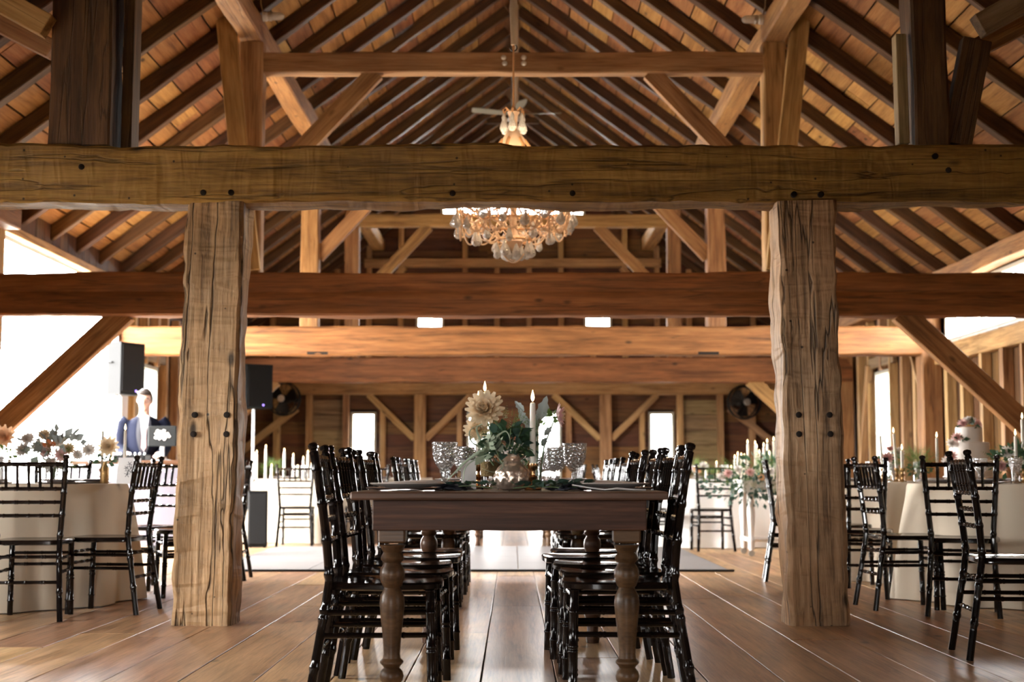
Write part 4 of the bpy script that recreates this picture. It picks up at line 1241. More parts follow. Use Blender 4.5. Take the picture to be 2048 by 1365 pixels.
# ---------------- dressing of the round tables
CZ = .757
def ring_settings(c, where, n, a0, k, glass=True):
    for i in range(n):
        a = R(a0 + 360 * i / n)
        plate(c[0] + .62 * math.cos(a), c[1] + .62 * math.sin(a), CZ, '%s of the plates on the %s' % (ORD[i], where), 'plates on the ' + where)
        gx, gy = c[0] + .42 * math.cos(a + .22), c[1] + .42 * math.sin(a + .22)
        if glass and math.hypot(gx - 3.64, gy - 11.38) > .34: goblet(c[0] + .42 * math.cos(a + .22), c[1] + .42 * math.sin(a + .22), CZ, '%s of the goblets on the %s' % (ORD[i], where), 'goblets on the ' + where)
ring_settings(L1, 'beige table', 8, -72, 1)
ring_settings(R1, 'pale table at the far right', 8, -100, 1)
ring_settings(R2, 'cake table', 5, -150, 1)
ring_settings(L2, 'candlelit cream table', 8, -90, 1)
ring_settings(R4, 'white round table', 8, -90, 1)
# far left table
jar('bottle_vase', -3.27, 9.12, CZ, .03, .17, 'clear bottle holding the peach dahlia at the left edge', None, neck=.5)
posy(-3.27, 9.12, CZ + .01, .2, 'large peach dahlia at the left edge of the beige table', [(.02, -.02, .285, .075, 'petal_peach', R(78), .1)], [(40, .04, 'leaf_fern', .18, .07, .05, False)], 31)
jar('bottle_vase', -2.98, 9.25, CZ, .032, .16, 'clear bottle holding the white and silver bunch on the beige table', None, neck=.55)
posy(-2.98, 9.25, CZ + .01, .2, 'white blooms and silver leaves in the middle of the beige table',
     [(-.20, .02, .20, .055, 'petal_white', R(60), -.4), (-.15, -.04, .27, .05, 'petal_white', R(55), -.2), (.22, .03, .20, .05, 'petal_white', R(60), .4), (-.07, .02, .30, .045, 'petal_cream', R(50), -.1), (.07, -.04, .17, .05, 'petal_blush', R(70), .1), (-.10, 0, .22, .05, 'petal_white', R(60), -.3), (.02, .03, .25, .055, 'petal_white', R(50), 0), (.10, 0, .21, .045, 'petal_cream', R(65), .3), (-.03, -.05, .19, .04, 'petal_blush', R(75), 0), (.15, .02, .17, .04, 'petal_white', R(60), .5)],
     [(60, .07, 'leaf_silver', .24, .20, .09, False), (110, .04, 'leaf_fern', .16, .20, .08, True), (14, .06, 'rust_leaf', .18, .1, .06, False)], 32)
jar('bottle_vase', -2.66, 9.30, CZ, .028, .14, 'gold-tinted bottle holding the pale peach dahlia by the card', None, 'gold_leafy', .55)
posy(-2.66, 9.30, CZ + .01, .16, 'pale peach dahlia at the right side of the beige table', [(.03, -.02, .225, .068, 'petal_cream', R(76), .1)], [(34, .04, 'leaf_deep', .13, .08, .05, False)], 33)
candle(-2.51, 9.22, CZ + .09, .25, 'lit taper in front of the man, right side of the beige table')
holder(-2.51, 9.22, CZ, .10, 'holder of the taper in front of the man')
candle(-2.75, 9.55, CZ + .09, .26, 'pale taper left of the man, against the bright doorway')
holder(-2.75, 9.55, CZ, .10, 'holder of the pale taper against the bright doorway')
def tent_card(x, y, z, rz, w, h, label, marks, slant=.0):
    e = empty('table_card', (x, y, z), rz, label, 'card')
    b = MB()
    b.add([(-w / 2, -.03, 0), (w / 2, -.03, 0), (w / 2 + slant, 0, h), (-w / 2 + slant, 0, h), (w / 2, .03, 0), (-w / 2, .03, 0)], [(0, 1, 2, 3), (3, 2, 4, 5), (0, 5, 4, 1), (0, 3, 5), (1, 4, 2)])
    b.build('card', 'card_white', e, False)
    mk = MB()
    for (u, v, r) in marks:
        yy = -.03 + .03 * v - .0012
        for q in range(5):
            a = q * 1.256 + u * 9
            mk.tube([((u - .5) * w + slant * v, yy, h * v), ((u - .5) * w + slant * v + r * math.cos(a), yy + .4 * r * math.sin(a) * .3, h * v + r * math.sin(a))], .0016, 4)
    mk.build('ink_drawing', 'ink_black', e, False)
    return e
tent_card(-2.43, 9.05, CZ, R(-8), .15, .165, 'white tent card with a dark sprig drawing, right side of the beige table', [(.45, .35, .02), (.5, .5, .024), (.6, .62, .02), (.52, .75, .018), (.38, .6, .015), (.66, .45, .014)])
tent_card(-3.24, 8.92, CZ, R(6), .10, .175, 'pale menu card with dark lettering at the left edge of the beige table', [(.3, .7, .01), (.5, .72, .012), (.7, .7, .01), (.4, .5, .01), (.6, .48, .012), (.5, .3, .012)])
# far right tables
GR = 'lit tapers on the two right-hand tables'
for (x, y, ztop, lab, tl) in [(2.95, 10.98, 1.170, 'taller leaning taper left of the cake', -.06), (2.86, 11.05, 1.150, 'taper nearest the two-sash window', -.05), (2.93, 10.75, 1.035, 'short taper before the taller pair left of the cake', 0),
                              (3.21, 10.80, 1.130, 'taper between the fern bunch and the cake', 0), (3.26, 9.25, 1.102, 'taper in the gold holder at the right edge', 0), (3.44, 9.62, 1.225, 'tallest taper, cut by the right edge', 0)]:
    hh = .105
    c = candle(x, y, CZ + hh - .018, ztop - CZ - hh - .02, 'lit white ' + lab, GR, .012, tl)
    holder(x, y, CZ, hh, 'gold holder of the ' + lab, 'gold holders on the two right-hand tables', 'gold_leafy')
jar('bottle_vase', 2.93, 11.12, CZ, .032, .13, 'clear bottle holding the blush bunch left of the fern', None)
posy(2.93, 11.12, CZ + .01, .16, 'blush and white bunch left of the fern on the cake table', [(-.03, -.05, .17, .05, 'petal_blush', R(60), -.2), (.06, -.03, .21, .05, 'petal_white', R(55), .3), (-.09, 0, .14, .045, 'petal_peach', R(65), -.5), (.0, -.02, .24, .035, 'petal_blush', R(40), 0)], [(40, .045, 'leaf_deep', .15, .1, .06, False)], 41)
jar('bottle_vase', 3.07, 10.83, CZ, .04, .10, 'low clear jar holding the fern bunch', None)
posy(3.07, 10.83, CZ + .01, .14, 'round bushy green fern bunch left of the cake', [], [(300, .030, 'leaf_fern', .13, .15, .12, True), (40, .04, 'leaf_deep', .08, .10, .06, False)], 42)
jar('bottle_vase', 3.30, 9.38, CZ, .03, .13, 'clear bottle holding the white and green bunch at the right edge', None)
posy(3.30, 9.38, CZ + .01, .18, 'white blooms with dark leaves at the right edge', [(-.06, -.03, .19, .045, 'petal_white', R(65), -.3), (.12, 0, .25, .05, 'petal_white', R(60), .3), (.14, -.05, .17, .04, 'petal_blush', R(70), .4), (-.10, -.02, .10, .04, 'petal_blush', R(70), -.4)], [(110, .05, 'leaf_deep', .14, .17, .10, False), (120, .03, 'leaf_fern', .13, .18, .09, True)], 43)
ck = empty('wedding_cake', (3.64, 11.38, CZ), 0, 'white three-tier wedding cake with blush flowers on the right', 'cake')
MB().lathe([(.12, 0), (.12, .008), (.03, .015), (.03, .028), (.21, .036), (.21, .042)], 32).build('cake_stand', 'white_paint', ck)
for (r, z0, z1) in ((.195, .042, .17), (.155, .17, .312), (.105, .312, .435)):
    MB().lathe([(0, z0), (r, z0), (r, z1 - .012), (r - .004, z1 - .004), (r - .012, z1), (0, z1)], 40, cap=False).build('cake_tier', 'cake_icing', ck)
for (dx, dy, dz, r, m, tx, ty) in ((.0, -.02, .475, .055, 'petal_white', .5, 0), (-.055, -.03, .455, .045, 'petal_blush', .7, -.6), (.06, -.02, .455, .045, 'petal_blush', .7, .7), (.01, .05, .46, .045, 'petal_white', -.4, 0),
                                   (-.12, -.08, .345, .045, 'petal_blush', 1.0, -.5), (-.155, -.06, .30, .045, 'petal_white', 1.1, -.6), (-.175, -.10, .20, .045, 'petal_blush', 1.2, -.4), (-.20, -.05, .16, .04, 'petal_white', 1.2, -.8)):
    bloom('sugar_flower', ck, r, m, (tx, ty, 0), (dx, dy, dz), rings=4)
leaf_cloud('leaves', ck, 16, .05, 'leaf_deep', (0, -.03, .44), (.08, .06, .02), rr)
leaf_cloud('leaves', ck, 8, .05, 'leaf_deep', (-.11, -.10, .33), (.04, .03, .03), rr)
# candles on the white console and round table behind the garland
GK = 'lit tapers massed over the garland'
def zat(py, Y): return CAM_H + (948 - py) / 2844.4 * Y * 1.003
for n_, (px, py) in enumerate(((1468, 910), (1474, 904), (1481, 906), (1487, 908), (1494, 880), (1509, 882), (1512, 889), (1517, 900), (1526, 886), (1533, 878), (1537, 902), (1546, 874), (1551, 894))):
    Y = 14.5 + ((px * 7) % 5 - 2) * .1
    zt = zat(py, Y) - .045
    candle((px - 1026) / 2844.4 * Y, Y, .76, zt - .76, '%s from the left of the lit tapers massed over the garland' % NTH[n_], GK, .013)
for n_, (px, py) in enumerate(((1408, 925), (1429, 922), (1438, 933), (1458, 931))):
    candle((px - 1026) / 2844.4 * 16.5, 16.4, CZ, zat(py, 16.4) - .045 - CZ, '%s from the left of the tapers on the white round table' % NTH[n_], 'tapers on the white round table', .014)
ga = empty('garland', (2.5, 14.22, .76), 0, 'trailing green garland with blush flowers spilling off the white console', 'garland')
leaf_cloud('foliage', ga, 420, .055, 'leaf_fern', (.05, .02, .03), (.70, .18, .17), rr, up=.2, fern=True)
leaf_cloud('foliage', ga, 280, .06, 'leaf_eucalyptus', (-.14, -.04, -.06), (.50, .16, .19), rr, up=-.2)
leaf_cloud('foliage', ga, 120, .07, 'leaf_deep', (.2, .1, .12), (.5, .2, .14), rr, up=.5)
for (dx, dz, r, m) in ((-.38, .06, .05, 'petal_blush'), (-.28, .1, .045, 'petal_white'), (-.16, .07, .05, 'petal_blush'), (.05, .08, .045, 'petal_white'), (-.45, .03, .04, 'petal_white'), (.2, .05, .05, 'petal_white'), (-.05, .02, .04, 'petal_peach')):
    bloom('bloom', ga, r, m, (R(65), 0, 0), (dx, -.12, dz), rings=4)
posy(2.05, 16.0, CZ, .12, 'blush and white low bunch on the white round table', [(-.1, -.05, .12, .055, 'petal_blush', R(60), -.2), (.08, -.05, .14, .055, 'petal_white', R(60), .2), (.0, -.08, .1, .05, 'petal_peach', R(70), 0)], [(60, .06, 'leaf_fern', .12, .2, .06, True)], 51)
# candlelit table behind the subwoofer
GL = 'lit tapers on the candlelit cream table'
for n_, (px, py) in enumerate(((510, 905), (515, 901), (533, 890), (545, 928), (570, 897), (588, 907), (597, 930), (608, 913), (617, 901), (625, 925))):
    Y = 17.55 + ((px * 3) % 5 - 2) * .14
    candle((px - 1026) / 2844.4 * Y, Y, CZ, zat(py, Y) - .045 - CZ, '%s from the left of the tapers on the candlelit cream table' % NTH[n_], GL, .016)
posy(-2.95, 17.45, CZ, .15, 'fluffy green bunch between the tapers of the cream table', [], [(90, .04, 'leaf_fern', .14, .14, .09, True)], 52)
posy(-2.3, 17.5, CZ, .12, 'low pale bunch on the candlelit cream table', [(-.05, -.05, .12, .05, 'petal_white', R(60), 0), (.08, -.05, .1, .05, 'petal_cream', R(60), .3)], [(50, .05, 'leaf_fern', .13, .16, .05, True)], 53)

# ================================================================== LAMPS, FANS, SOUND
# ---------------- crystal and bead chandelier (hangs from the ridge at y = 10)
ch = empty('chandelier', (0.004, 10.0, 2.29), 0, 'large chandelier of amber bead strings and crystal drops behind the near beam', 'chandelier')
Z0 = 2.29
def drop_mesh(L_, r):
    return MB().lathe([(.001, 0), (r * .35, L_ * .03), (r * .85, L_ * .14), (r, L_ * .28), (r * .85, L_ * .45), (r * .5, L_ * .7), (r * .22, L_ * .92), (.001, L_)], 9).mesh('crystal_drop', 'crystal_drop', False)
DROPS = [drop_mesh(.12, .034), drop_mesh(.09, .028), drop_mesh(.115, .025)]
def strand(p, q, sag, n=None, mid=None):
    p, q = Vector(p), Vector(q)
    L_ = (q - p).length + sag * 1.6
    nb = max(6, int(L_ / .0155))
    path, rad = [], []
    for i in range(nb * 2 + 1):
        t = i / (nb * 2)
        path.append(p.lerp(q, t) - Vector((0, 0, sag * 4 * t * (1 - t))))
        rad.append(.0068 if i % 2 else .0030)
    MB().tube(path, rad, 6).build('bead_strand', 'bead_amber', ch)
rc = random.Random(12)
def pt(r, a, z): return (r * math.cos(a), r * math.sin(a), z - Z0)
MB().lathe([(.012, .10), (.05, .13), (.07, .17), (.04, .22), (.02, .26), (.025, .40), (.05, .46), (.03, .52), (.02, .60), (.035, .70), (.085, .76), (.082, .86), (.078, .92), (.05, .955), (.025, .99), (.03, 1.08), (.045, 1.11), (.02, 1.13), (.012, 1.15)], 24).build('centre_stem', 'chandelier_pale', ch)
for (r, z, t) in ((.405, 2.70, .010), (.27, 2.60, .008), (.13, 2.47, .008), (.24, 2.92, .008)):
    MB().tube([pt(r, 2 * PI * k / 40, z) for k in range(40)], t, 8, closed=True).build('hoop', 'chandelier_gilt', ch)
for k in range(10):
    a = 2 * PI * k / 10
    MB().tube([pt(.03, a, 2.80), pt(.14, a, 2.72), pt(.28, a, 2.68), pt(.38, a, 2.74), pt(.41, a, 2.80), pt(.40, a, 2.86)], [.010, .009, .008, .008, .007, .006], 6).build('arm', 'chandelier_gilt', ch)
    cs_ = MB().lathe([(.0, 0), (.022, .004), (.026, .012), (.012, .016), (.012, .07), (.006, .075)], 10).build('candle_sleeve', 'chandelier_pale', ch, loc=pt(.40, a, 2.86))
    MB().lathe([(.005, .073), (.013, .085), (.014, .10), (.007, .12), (.001, .135)], 8).build('bulb', 'bulb_warm', cs_)
for k in range(6):
    a = 2 * PI * k / 6 + .1
    MB().tube([pt(.05, a, 3.05), pt(.10, a, 3.03), pt(.125, a, 3.08), pt(.115, a, 3.15), pt(.08, a, 3.20), pt(.05, a, 3.19)], .012, 8).build('scroll', 'chandelier_gilt', ch)
    a += .3
    MB().tube([pt(.02, a, 3.40), pt(.06, a, 3.43), pt(.08, a, 3.41), pt(.075, a, 3.385)], .006, 6).build('scroll', 'chandelier_gilt', ch)
    MB().lathe([(.001, 0), (.020, .008), (.030, .03), (.026, .055), (.013, .09), (.016, .11), (.010, .13), (.004, .14)], 12).build('crystal_drop', 'crystal_drop', ch, loc=pt(.075, a, 3.245))
N1 = 18
for k in range(N1):
    a, a2 = 2 * PI * k / N1, 2 * PI * (k + 1) / N1
    obj('crystal_drop', DROPS[k % 2], ch, loc=pt(.425, a, 2.565 - .03 * (k % 3)))
    strand(pt(.405, a, 2.70), pt(.405, a2 + (.45 if k % 2 else 0), 2.70), rc.uniform(.09, .20))
    strand(pt(.405, a, 2.70), pt(.24, a + .1, 2.92), .05)
    strand(pt(.405, a, 2.69), pt(.27, a + .25, 2.60), rc.uniform(.05, .12))
    strand(pt(.405, a + .1, 2.70), pt(.405, a2 + .5, 2.70), rc.uniform(.14, .24))
    if k % 3 == 0:
        strand(pt(.41, a + .12, 2.68), pt(.41, a + .121, 2.68 - rc.uniform(.14, .3)), 0)
for k in range(10):
    a, a2 = 2 * PI * k / 10 + .2, 2 * PI * (k + 1) / 10 + .2
    obj('crystal_drop', DROPS[(k + 1) % 3], ch, loc=pt(.275, a, 2.45 - .03 * (k % 2)))
    strand(pt(.27, a, 2.60), pt(.27, a2, 2.60), rc.uniform(.08, .15))
    strand(pt(.27, a, 2.60), pt(.13, a + .2, 2.47), rc.uniform(.03, .08))
for k in range(9):
    a = 2 * PI * k / 9
    obj('crystal_drop', DROPS[k % 3], ch, loc=pt(.125, a, 2.345))
    if k < 5: obj('crystal_drop', DROPS[0], ch, loc=pt(.055, a * 1.8, 2.325))
strand(pt(.13, PI + .5, 2.45), pt(.13, -.5, 2.45), .145)
strand(pt(.13, 1.0, 2.45), pt(.13, 4.0, 2.45), .12)
cc = empty('chandelier_chain', (0.004, 10.0, 3.435), 0, 'cream sleeved chain of the chandelier running up to the ridge', 'chain')
MB().tube([(0, 0, 0), (0, 0, .5)], .007, 8).build('rod', 'chandelier_gilt', cc)
MB().tube([(.0, 0, .46 + .14 * i) for i in range(21)], [.024 + .006 * ((i * 7) % 3 - 1) for i in range(21)], 10).build('sleeve', 'pole_cream', cc)
MB().tube([(.025 * math.sin(a), 0, .46 + .025 * math.cos(a) - .02) for a in [i * .6 for i in range(9)]], .005, 6).build('hook', 'black_iron', cc)
# ---------------- ceiling fan beyond
cf = empty('ceiling_fan', (.045, 17.5, 5.22), R(8), 'ceiling fan with pale blades hanging from the ridge beyond the chandelier', 'fan')
MB().lathe([(.0, 0), (.06, .01), (.10, .04), (.11, .09), (.09, .14), (.04, .17), (.02, .19)], 20).build('motor', 'lamp_metal', cf)
MB().tube([(-.01, 0, .17), (-.01, 0, 1.50)], .034, 10).build('downrod', 'pole_cream', cf)
for k in range(4):
    a = k * PI / 2
    b = MB()
    prof = [(.10, .02), (.18, .035), (.30, .06), (.45, .062), (.54, .055), (.565, .03)]
    ca_, sa_ = math.cos(a), math.sin(a)
    vs = []
    for (r, w) in prof:
        for (q, tz) in ((-w, -.014), (w, .014)):
            for th in (0, .008):
                vs.append((r * ca_ - q * sa_, r * sa_ + q * ca_, .09 + tz + th + .06 * r))
    fs = []
    for i in range(len(prof) - 1):
        o = i * 4
        fs += [(o, o + 4, o + 6, o + 2), (o + 1, o + 3, o + 7, o + 5), (o, o + 1, o + 5, o + 4), (o + 2, o + 6, o + 7, o + 3)]
    o = (len(prof) - 1) * 4
    fs += [(0, 2, 3, 1), (o, o + 1, o + 3, o + 2)]
    b.add(vs, fs); b.build('blade', 'fan_blade', cf)
# ---------------- jelly-jar lamps on the purlins
def jar_lamp(x, y, z, s, label):
    e = empty('jar_lamp', (x, y, z), 0, label, 'lamp', 'bulkhead jar lamps on the purlins')
    X = Matrix.Rotation(s * PI / 2, 4, 'Y')
    MB().lathe([(.045, 0), (.045, .035), (.036, .045), (.036, .06)], 16, M_=X).build('lamp_base', 'zinc', e)
    MB().lathe([(.032, .055), (.036, .075), (.036, .15), (.030, .175), (.015, .19), (.001, .194)], 16, M_=X).build('glass_jar', 'crystal_drop', e)
    MB().lathe([(.040, .05), (.042, .06), (.042, .075), (.038, .08)], 16, M_=X, cap=False).build('collar', 'steel', e)
    MB().tube([(0, .0, .04), (-s * .02, 0, .12), (-s * .03, .03, .22)], .006, 6).build('conduit', 'steel', e)
jar_lamp(-2.255, 12.5, 4.93, 1, 'jar lamp on the left purlin near the collar beam')
jar_lamp(2.255, 12.5, 4.90, -1, 'jar lamp on the right purlin near the collar beam')
pl = empty('pendant_socket', (.20, 12.9, 5.55), 0, 'small bare brown socket lamp hanging near the ridge', 'lamp')
MB().lathe([(.012, -.02), (.03, .0), (.034, .03), (.022, .06), (.03, .08), (.03, .10), (.05, .115), (.05, .13)], 14).build('socket', 'chandelier_pale', pl)
MB().tube([(0, 0, .13), (0, 0, .95)], .004, 6).build('cord', 'black_iron', pl)
# ---------------- drum fans on the back wall
def wall_fan(x, z, tilt, label, hub):
    e = empty('drum_fan', (x, YB - .62, z), 0, label, 'fan', 'round black fans on the back wall', rot=(0, 0, tilt))
    for q, r in ((-.09, .27), (0, .285), (.09, .27)):
        MB().tube([(r * math.cos(2 * PI * k / 28), q, r * math.sin(2 * PI * k / 28)) for k in range(28)], .013, 6, closed=True).build('cage_ring', 'black_iron', e)
    for s in (-1, 1):
        for k in range(16):
            a = 2 * PI * k / 16
            MB().tube([(.05 * math.cos(a), s * .115, .05 * math.sin(a)), (.17 * math.cos(a), s * .112, .17 * math.sin(a)), (.275 * math.cos(a), s * .08, .275 * math.sin(a))], .0035, 5).build('cage_wire', 'black_iron', e)
    MB().lathe([(.0, 0), (.06, .0), (.06, .03), (.05, .05), (0, .055)], 18, cap=False).build('hub_badge', hub, e, loc=(0, -.10, 0), rot=(PI / 2, 0, 0))
    MB().lathe([(.05, 0), (.07, .03), (.07, .16), (.04, .2)], 16).build('motor', 'black_iron', e, loc=(0, .25, 0), rot=(PI / 2, 0, 0))
    for k in range(3):
        a = 2 * PI * k / 3 + .4
        def f(u, v, a=a):
            r = .05 + .19 * u; w = (v - .5) * (.10 + .16 * u)
            aa = a + w / max(r, .08)
            return (r * math.cos(aa), (v - .5) * .08, r * math.sin(aa))
        MB().grid(f, 5, 5).build('blade', 'black_iron', e)
    MB().box(-.03, .03, .2, .60, -.03, .03, .004).build('bracket', 'black_iron', e)
wall_fan(-3.90, 2.09, R(-14), 'round black fan with a pale hub, left of the left back window', 'white_paint')
wall_fan(3.93, 2.03, R(16), 'round dark fan on the right end of the back wall', 'lamp_metal')
# ---------------- loudspeakers
def loudspeaker(x, y, z, rz, label):
    e = empty('loudspeaker', (x, y, z), rz, label, 'speaker', 'loudspeakers on stands')
    b = MB()
    poly = [(-.19, -.17), (.19, -.17), (.19, .02), (.12, .17), (-.12, .17), (-.19, .02)]
    b.prism(poly, 0, .585, 'z'); b.build('cabinet', 'black_plastic', e, False)
    MB().box(-.175, .175, -.182, -.168, .03, .56, .008).build('grille', 'grille_black', e)
    MB().lathe([(.0, 0), (.012, 0), (.012, .004), (0, .006)], 10, cap=False).build('status_light', 'led_violet', e, loc=(.05, -.182, .045), rot=(PI / 2, 0, 0))
    for s in (-1, 1): MB().tube([(s * .185, -.06, .36), (s * .205, -.05, .36), (s * .205, -.0, .36), (s * .18, .02, .36)], .009, 6).build('handle', 'black_plastic', e)
def speaker_stand(x, y, h, label):
    e = empty('speaker_stand', (x, y, 0), R(20), label, 'stand', 'tripod speaker stands')
    MB().tube([(0, 0, .12), (0, 0, h)], .0175, 10).build('pole', 'steel', e)
    MB().lathe([(.03, 0), (.032, .05), (.026, .08)], 12).build('collar', 'black_plastic', e, loc=(0, 0, .78))
    for k in range(3):
        a = 2 * PI * k / 3
        lg = MB().tube([(.03 * math.cos(a), .03 * math.sin(a), .82), (.52 * math.cos(a), .52 * math.sin(a), .02)], .012, 8).build('leg', 'black_plastic', e)
        MB().ball((.52 * math.cos(a), .52 * math.sin(a), .02), .02, 8, 5).build('rubber_foot', 'rubber_black', lg)
        MB().tube([(.0, 0, .3), (.28 * math.cos(a), .28 * math.sin(a), .42)], .008, 6).build('brace', 'black_plastic', e)
loudspeaker(-4.42, 16.0, 1.70, R(62), 'black loudspeaker against the bright doorway, left of the great post')
speaker_stand(-4.42, 16.0, 1.698, 'stand of the loudspeaker against the bright doorway')
loudspeaker(-3.46, 18.95, 1.68, R(38), 'black loudspeaker just right of the left great post')
speaker_stand(-3.46, 18.95, 1.678, 'stand of the loudspeaker right of the left great post')
sb = empty('subwoofer', (-2.87, 16.1, 0), R(10), 'tall black subwoofer box on the floor before the candlelit table', 'speaker')
MB().box(-.11, .11, -.15, .15, .01, .63, .01).build('cabinet', 'black_plastic', sb)
MB().box(-.095, .095, -.162, -.149, .04, .60, .005).build('grille', 'grille_black', sb)
for sx in (-.08, .08):
    for sy in (-.11, .11): MB().lathe([(.015, 0), (.018, .01)], 8).build('foot', 'rubber_black', sb, loc=(sx, sy, 0))
# ---------------- DJ table, monitor, curtain
dj = empty('booth_table', (-3.75, 14.3, 0), 0, 'narrow table in front of the man in the suit', 'table')
MB().box(-.62, .62, -.25, .25, .91, .95, .006).build('tabletop', 'table_wood', dj)
for sx in (-.57, .57):
    for sy in (-.2, .2): MB().box(sx - .025, sx + .025, sy - .025, sy + .025, 0, .91, .004).build('leg', 'black_iron', dj)
MB().box(-.6, .6, -.262, -.252, .12, .9).build('front_panel', 'napkin_grey', dj, False)
mo = empty('monitor', (-3.50, 14.22, .95), R(-6), 'black screen with a white brushed scribble, right of the man', 'monitor')
MB().box(-.145, .145, -.012, .012, .14, .345, .006).build('screen', 'screen_dark', mo)
MB().box(-.02, .02, .0, .02, .01, .16, .004).build('neck', 'lamp_metal', mo)
MB().lathe([(.09, 0), (.09, .008), (.02, .014)], 20).build('base', 'lamp_metal', mo)
sw = MB()
for k in range(15):
    a = k * 2.4; r = .018 * math.sqrt(k)
    cx_, cz_ = r * math.cos(a) * 1.15, .252 + r * math.sin(a) * .75
    sw.tube([(cx_ + (.013 + .005 * math.sin(3 * q + k)) * math.cos(q * .52), -.0135, cz_ + (.010 + .004 * math.cos(2 * q + k)) * math.sin(q * .52)) for q in range(12)], .0052, 6, closed=True)
sw.build('white_scribble', 'card_white', mo)
mx = empty('mixing_desk', (-3.82, 14.3, .95), 0, 'small dark mixing desk on the booth table', 'mixer')
MB().box(-.16, .16, -.12, .12, 0, .06, .008).build('case', 'black_plastic', mx)
for i in range(6): MB().lathe([(.01, 0), (.008, .02)], 8).build('knob', 'steel', mx, loc=(-.12 + .048 * i, .03, .06))
cu = MB()
def cuf(u, v):
    z = 2.95 - 2.93 * v
    pin = 1 - .55 * math.exp(-((z - 1.25) / .35) ** 2)
    return (.05 * math.sin(u * 2 * PI * 6) * (.5 + .5 * pin), (u - 1) * .55 * pin, z)
cu.grid(cuf, 60, 30)
cob = cu.build('curtain', 'curtain_cloth', None, True, 60, loc=(-4.60, 16.85, 0))
md = cob.modifiers.new('thickness', 'SOLIDIFY'); md.thickness = .006
tag(cob, 'gathered pale curtain at the far edge of the bright doorway', 'curtain')

# ================================================================== THE MAN AT THE BOOTH
def bake_remesh(b, name, mat, parent, vox, smooth=4):
    me = bpy.data.meshes.new('tmp'); me.from_pydata(b.v, [], b.f); me.validate()
    o = bpy.data.objects.new('tmp', me); col.objects.link(o)
    m = o.modifiers.new('r', 'REMESH'); m.mode = 'VOXEL'; m.voxel_size = vox
    s = o.modifiers.new('s', 'SMOOTH'); s.factor = .5; s.iterations = smooth
    bpy.context.view_layer.update()
    dg = bpy.context.evaluated_depsgraph_get()
    m2 = bpy.data.meshes.new_from_object(o.evaluated_get(dg)); m2.name = name
    bpy.data.objects.remove(o); bpy.data.meshes.remove(me)
    m2.materials.clear(); m2.materials.append(M[mat])
    m2.polygons.foreach_set('use_smooth', [True] * len(m2.polygons))
    return obj(name, m2, parent)
man = empty('person', (-3.88, 14.98, 0), R(14), 'man in a navy suit and glasses standing at the booth, looking down', 'person')
# man faces local -Y; right hand side of the picture is +X
def limb(b, pts, rad, n=12): b.tube(pts, rad, n)
def arm_path(s):
    return [(s * .165, .02, 1.385), (s * .205, .02, 1.34), (s * .225, .015, 1.22), (s * .225, -.01, 1.09), (s * .20, -.12, 1.035), (s * .165, -.235, 1.02), (s * .155, -.265, 1.018)]
body = MB()
limb(body, [(0, .0, .86), (0, .0, .95), (0, .0, 1.08), (0, .005, 1.22), (0, .01, 1.34), (0, .015, 1.40), (0, .01, 1.44)], [.13, .14, .13, .145, .14, .10, .055], 18)
limb(body, [(0, .012, 1.40), (0, -.004, 1.47), (0, -.018, 1.53)], [.058, .054, .056], 14)
hx = Matrix.Translation((0, -.03, 1.505)) @ Matrix.Rotation(R(10), 4, 'X') @ Matrix.Rotation(R(-8), 4, 'Z')
body.ball((0, .012, .095), (.074, .092, .105), 18, 14, M_=hx)
body.ball((0, -.018, .045), (.058, .066, .072), 16, 12, M_=hx)
body.ball((0, -.055, .0), (.026, .026, .024), 12, 8, M_=hx)
body.tube([hx @ Vector((0, -.075, .105)), hx @ Vector((0, -.094, .075)), hx @ Vector((0, -.100, .058)), hx @ Vector((0, -.080, .050))], [.008, .011, .014, .008], 8)
for s in (-1, 1):
    body.ball((s * .075, .015, .075), (.010, .018, .030), 10, 8, M_=hx)
    limb(body, arm_path(s), [.045, .050, .048, .044, .040, .030, .028])
    limb(body, [(s * .155, -.255, 1.018), (s * .148, -.30, 1.012), (s * .143, -.335, 1.004)], [.026, .034, .026], 12)
    for k in range(4):
        x0 = s * (.143 + (.026 - .0175 * k))
        L_ = (.060, .072, .076, .064)[k]
        body.tube([(x0 - s * .0, -.325, 1.006), (x0, -.345, 1.004), (x0 - s * .002, -.345 - L_ * .5, .996), (x0 - s * .004, -.345 - L_ * .9, .978)], [.010, .0095, .009, .0075], 8)
    body.tube([(s * .128, -.285, 1.010), (s * .108, -.315, 1.0), (s * .098, -.345, .990)], [.013, .0105, .008], 8)
    limb(body, [(s * .08, .0, .92), (s * .095, .0, .75), (s * .10, -.005, .50), (s * .10, .005, .28), (s * .10, .015, .09)], [.095, .088, .058, .052, .04], 14)
    limb(body, [(s * .10, .04, .05), (s * .105, -.06, .045), (s * .11, -.16, .035)], [.045, .042, .032], 12)
bake_remesh(body, 'body', 'skin', man, .0085, 3)
jk = MB()
limb(jk, [(0, .0, .80), (0, .0, .92), (0, .0, 1.08), (0, .005, 1.22), (0, .01, 1.34), (0, .015, 1.39), (0, .012, 1.425)], [.172, .168, .156, .172, .165, .135, .080], 20)
for s in (-1, 1): limb(jk, arm_path(s)[:-1], [.068, .070, .066, .060, .054, .046])
bake_remesh(jk, 'jacket', 'suit_navy', man, .012, 6)
tr = MB()
limb(tr, [(0, 0, .80), (0, 0, .95)], [.165, .155], 18)
for s in (-1, 1): limb(tr, [(s * .08, .0, .90), (s * .095, .0, .75), (s * .10, -.005, .50), (s * .10, .005, .28), (s * .10, .012, .06)], [.115, .108, .08, .072, .068], 14)
bake_remesh(tr, 'trousers', 'suit_navy', man, .014, 4)
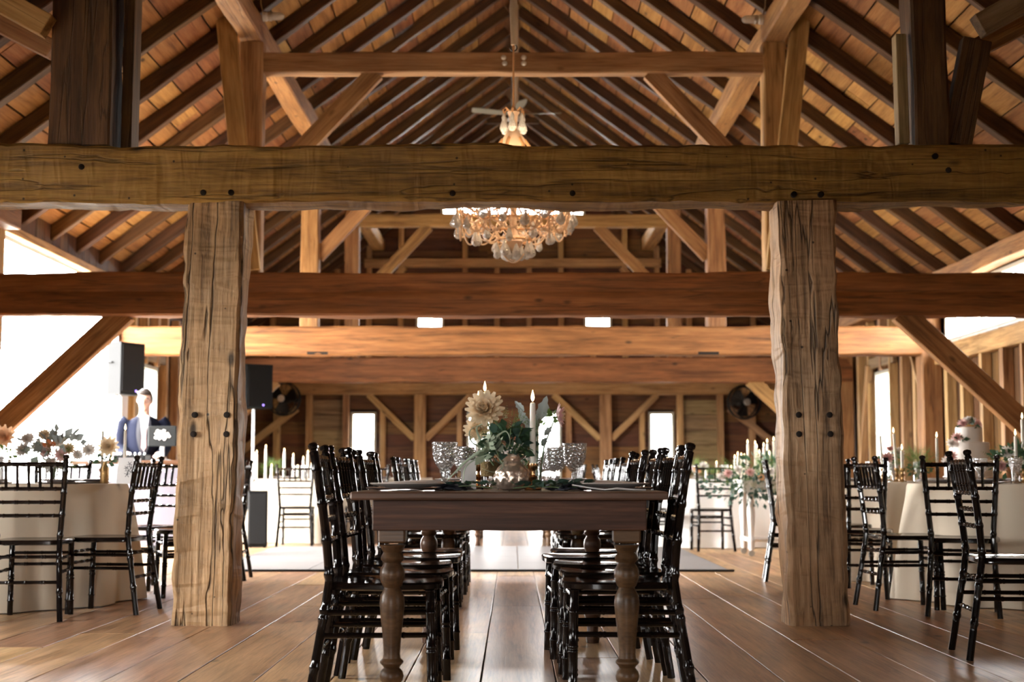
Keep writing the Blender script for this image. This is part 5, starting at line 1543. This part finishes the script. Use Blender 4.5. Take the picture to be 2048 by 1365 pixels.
for s in (-1, 1):
    MB().tube([(s * .10, .075, .035), (s * .103, .03, .048), (s * .106, -.07, .045), (s * .112, -.16, .033), (s * .113, -.205, .028)], [.032, .052, .05, .044, .02], 12, flat=.75).build('shoe', 'shoe_black', man)
def chest(x, z, off): return (x, -(.178 + off) * math.sqrt(max(.05, 1 - (x / .24) ** 2)) + .028 * max(0, (z - 1.2) / .2) ** 1.2, z)
def vf(u, v):
    z = 1.05 + .375 * v; w = .004 + .046 * v ** .9
    p = chest((u - .5) * 2 * w, z, .006)
    return (p[0], p[1] + .05 * max(0, v - .72) / .28, p[2])
MB().grid(vf, 7, 12).build('shirt', 'shirt_pale', man)
def tf(u, v):
    z = 1.06 + .335 * v; w = .026 - .012 * v
    if v < .08: w *= v / .08 + .05
    p = chest((u - .5) * 2 * w, z, .013)
    return (p[0], p[1] + .045 * max(0, v - .75) / .25, p[2])
MB().grid(tf, 5, 12).build('tie', 'tie_pink', man)
for s in (-1, 1):
    def lf(u, v, s=s):
        z = 1.03 + .40 * v; w0 = .002 + .046 * v ** .9
        p = chest(s * (w0 + u * (.045 * math.sin(PI * min(1, .15 + .85 * v)) + .006)), z, .010)
        return (p[0], p[1] + .05 * max(0, v - .72) / .28, p[2])
    MB().grid(lf, 4, 12).build('lapel', 'lapel_black', man)
hr = MB()
def hf(u, v):
    a = 2 * PI * u; t = v * PI * .66
    x, y, z = .081 * math.sin(t) * math.cos(a), .100 * math.sin(t) * math.sin(a), .112 * math.cos(t)
    if y < -.03 and z < .055: z = .055 + (z - .055) * .1; y *= .96
    return hx @ Vector((x, .016 + y, .100 + z))
hr.grid(hf, 24, 12, wrap=True)
hr.ball((-.008, -.058, .172), (.066, .034, .024), 12, 8, M_=hx)
hr.build('hair', 'hair_dark', man, True, 80)
gs = MB()
for s in (-1, 1):
    gs.tube([hx @ Vector((s * .034 + .027 * math.cos(q), -.088, .093 + .020 * math.sin(q))) for q in [2 * PI * i / 14 for i in range(14)]], .0025, 6, closed=True)
    gs.tube([hx @ Vector((s * .061, -.086, .098)), hx @ Vector((s * .078, -.04, .098)), hx @ Vector((s * .082, .02, .092))], .0022, 5)
gs.tube([hx @ Vector((-.008, -.089, .096)), hx @ Vector((.008, -.089, .096))], .002, 5)
gs.build('glasses', 'black_iron', man)
for s in (-1, 1):
    MB().ball((s * .033, -.079, .092), (.010, .006, .005), 8, 6, M_=hx).build('eye', 'eye_dark', man)
    MB().tube([hx @ Vector((s * .018, -.083, .117)), hx @ Vector((s * .034, -.085, .121)), hx @ Vector((s * .052, -.076, .116))], .004, 6).build('eyebrow', 'hair_dark', man)
MB().tube([hx @ Vector((-.022, -.078, .022)), hx @ Vector((0, -.086, .024)), hx @ Vector((.022, -.078, .022))], [.002, .005, .002], 6).build('mouth', 'lips', man)
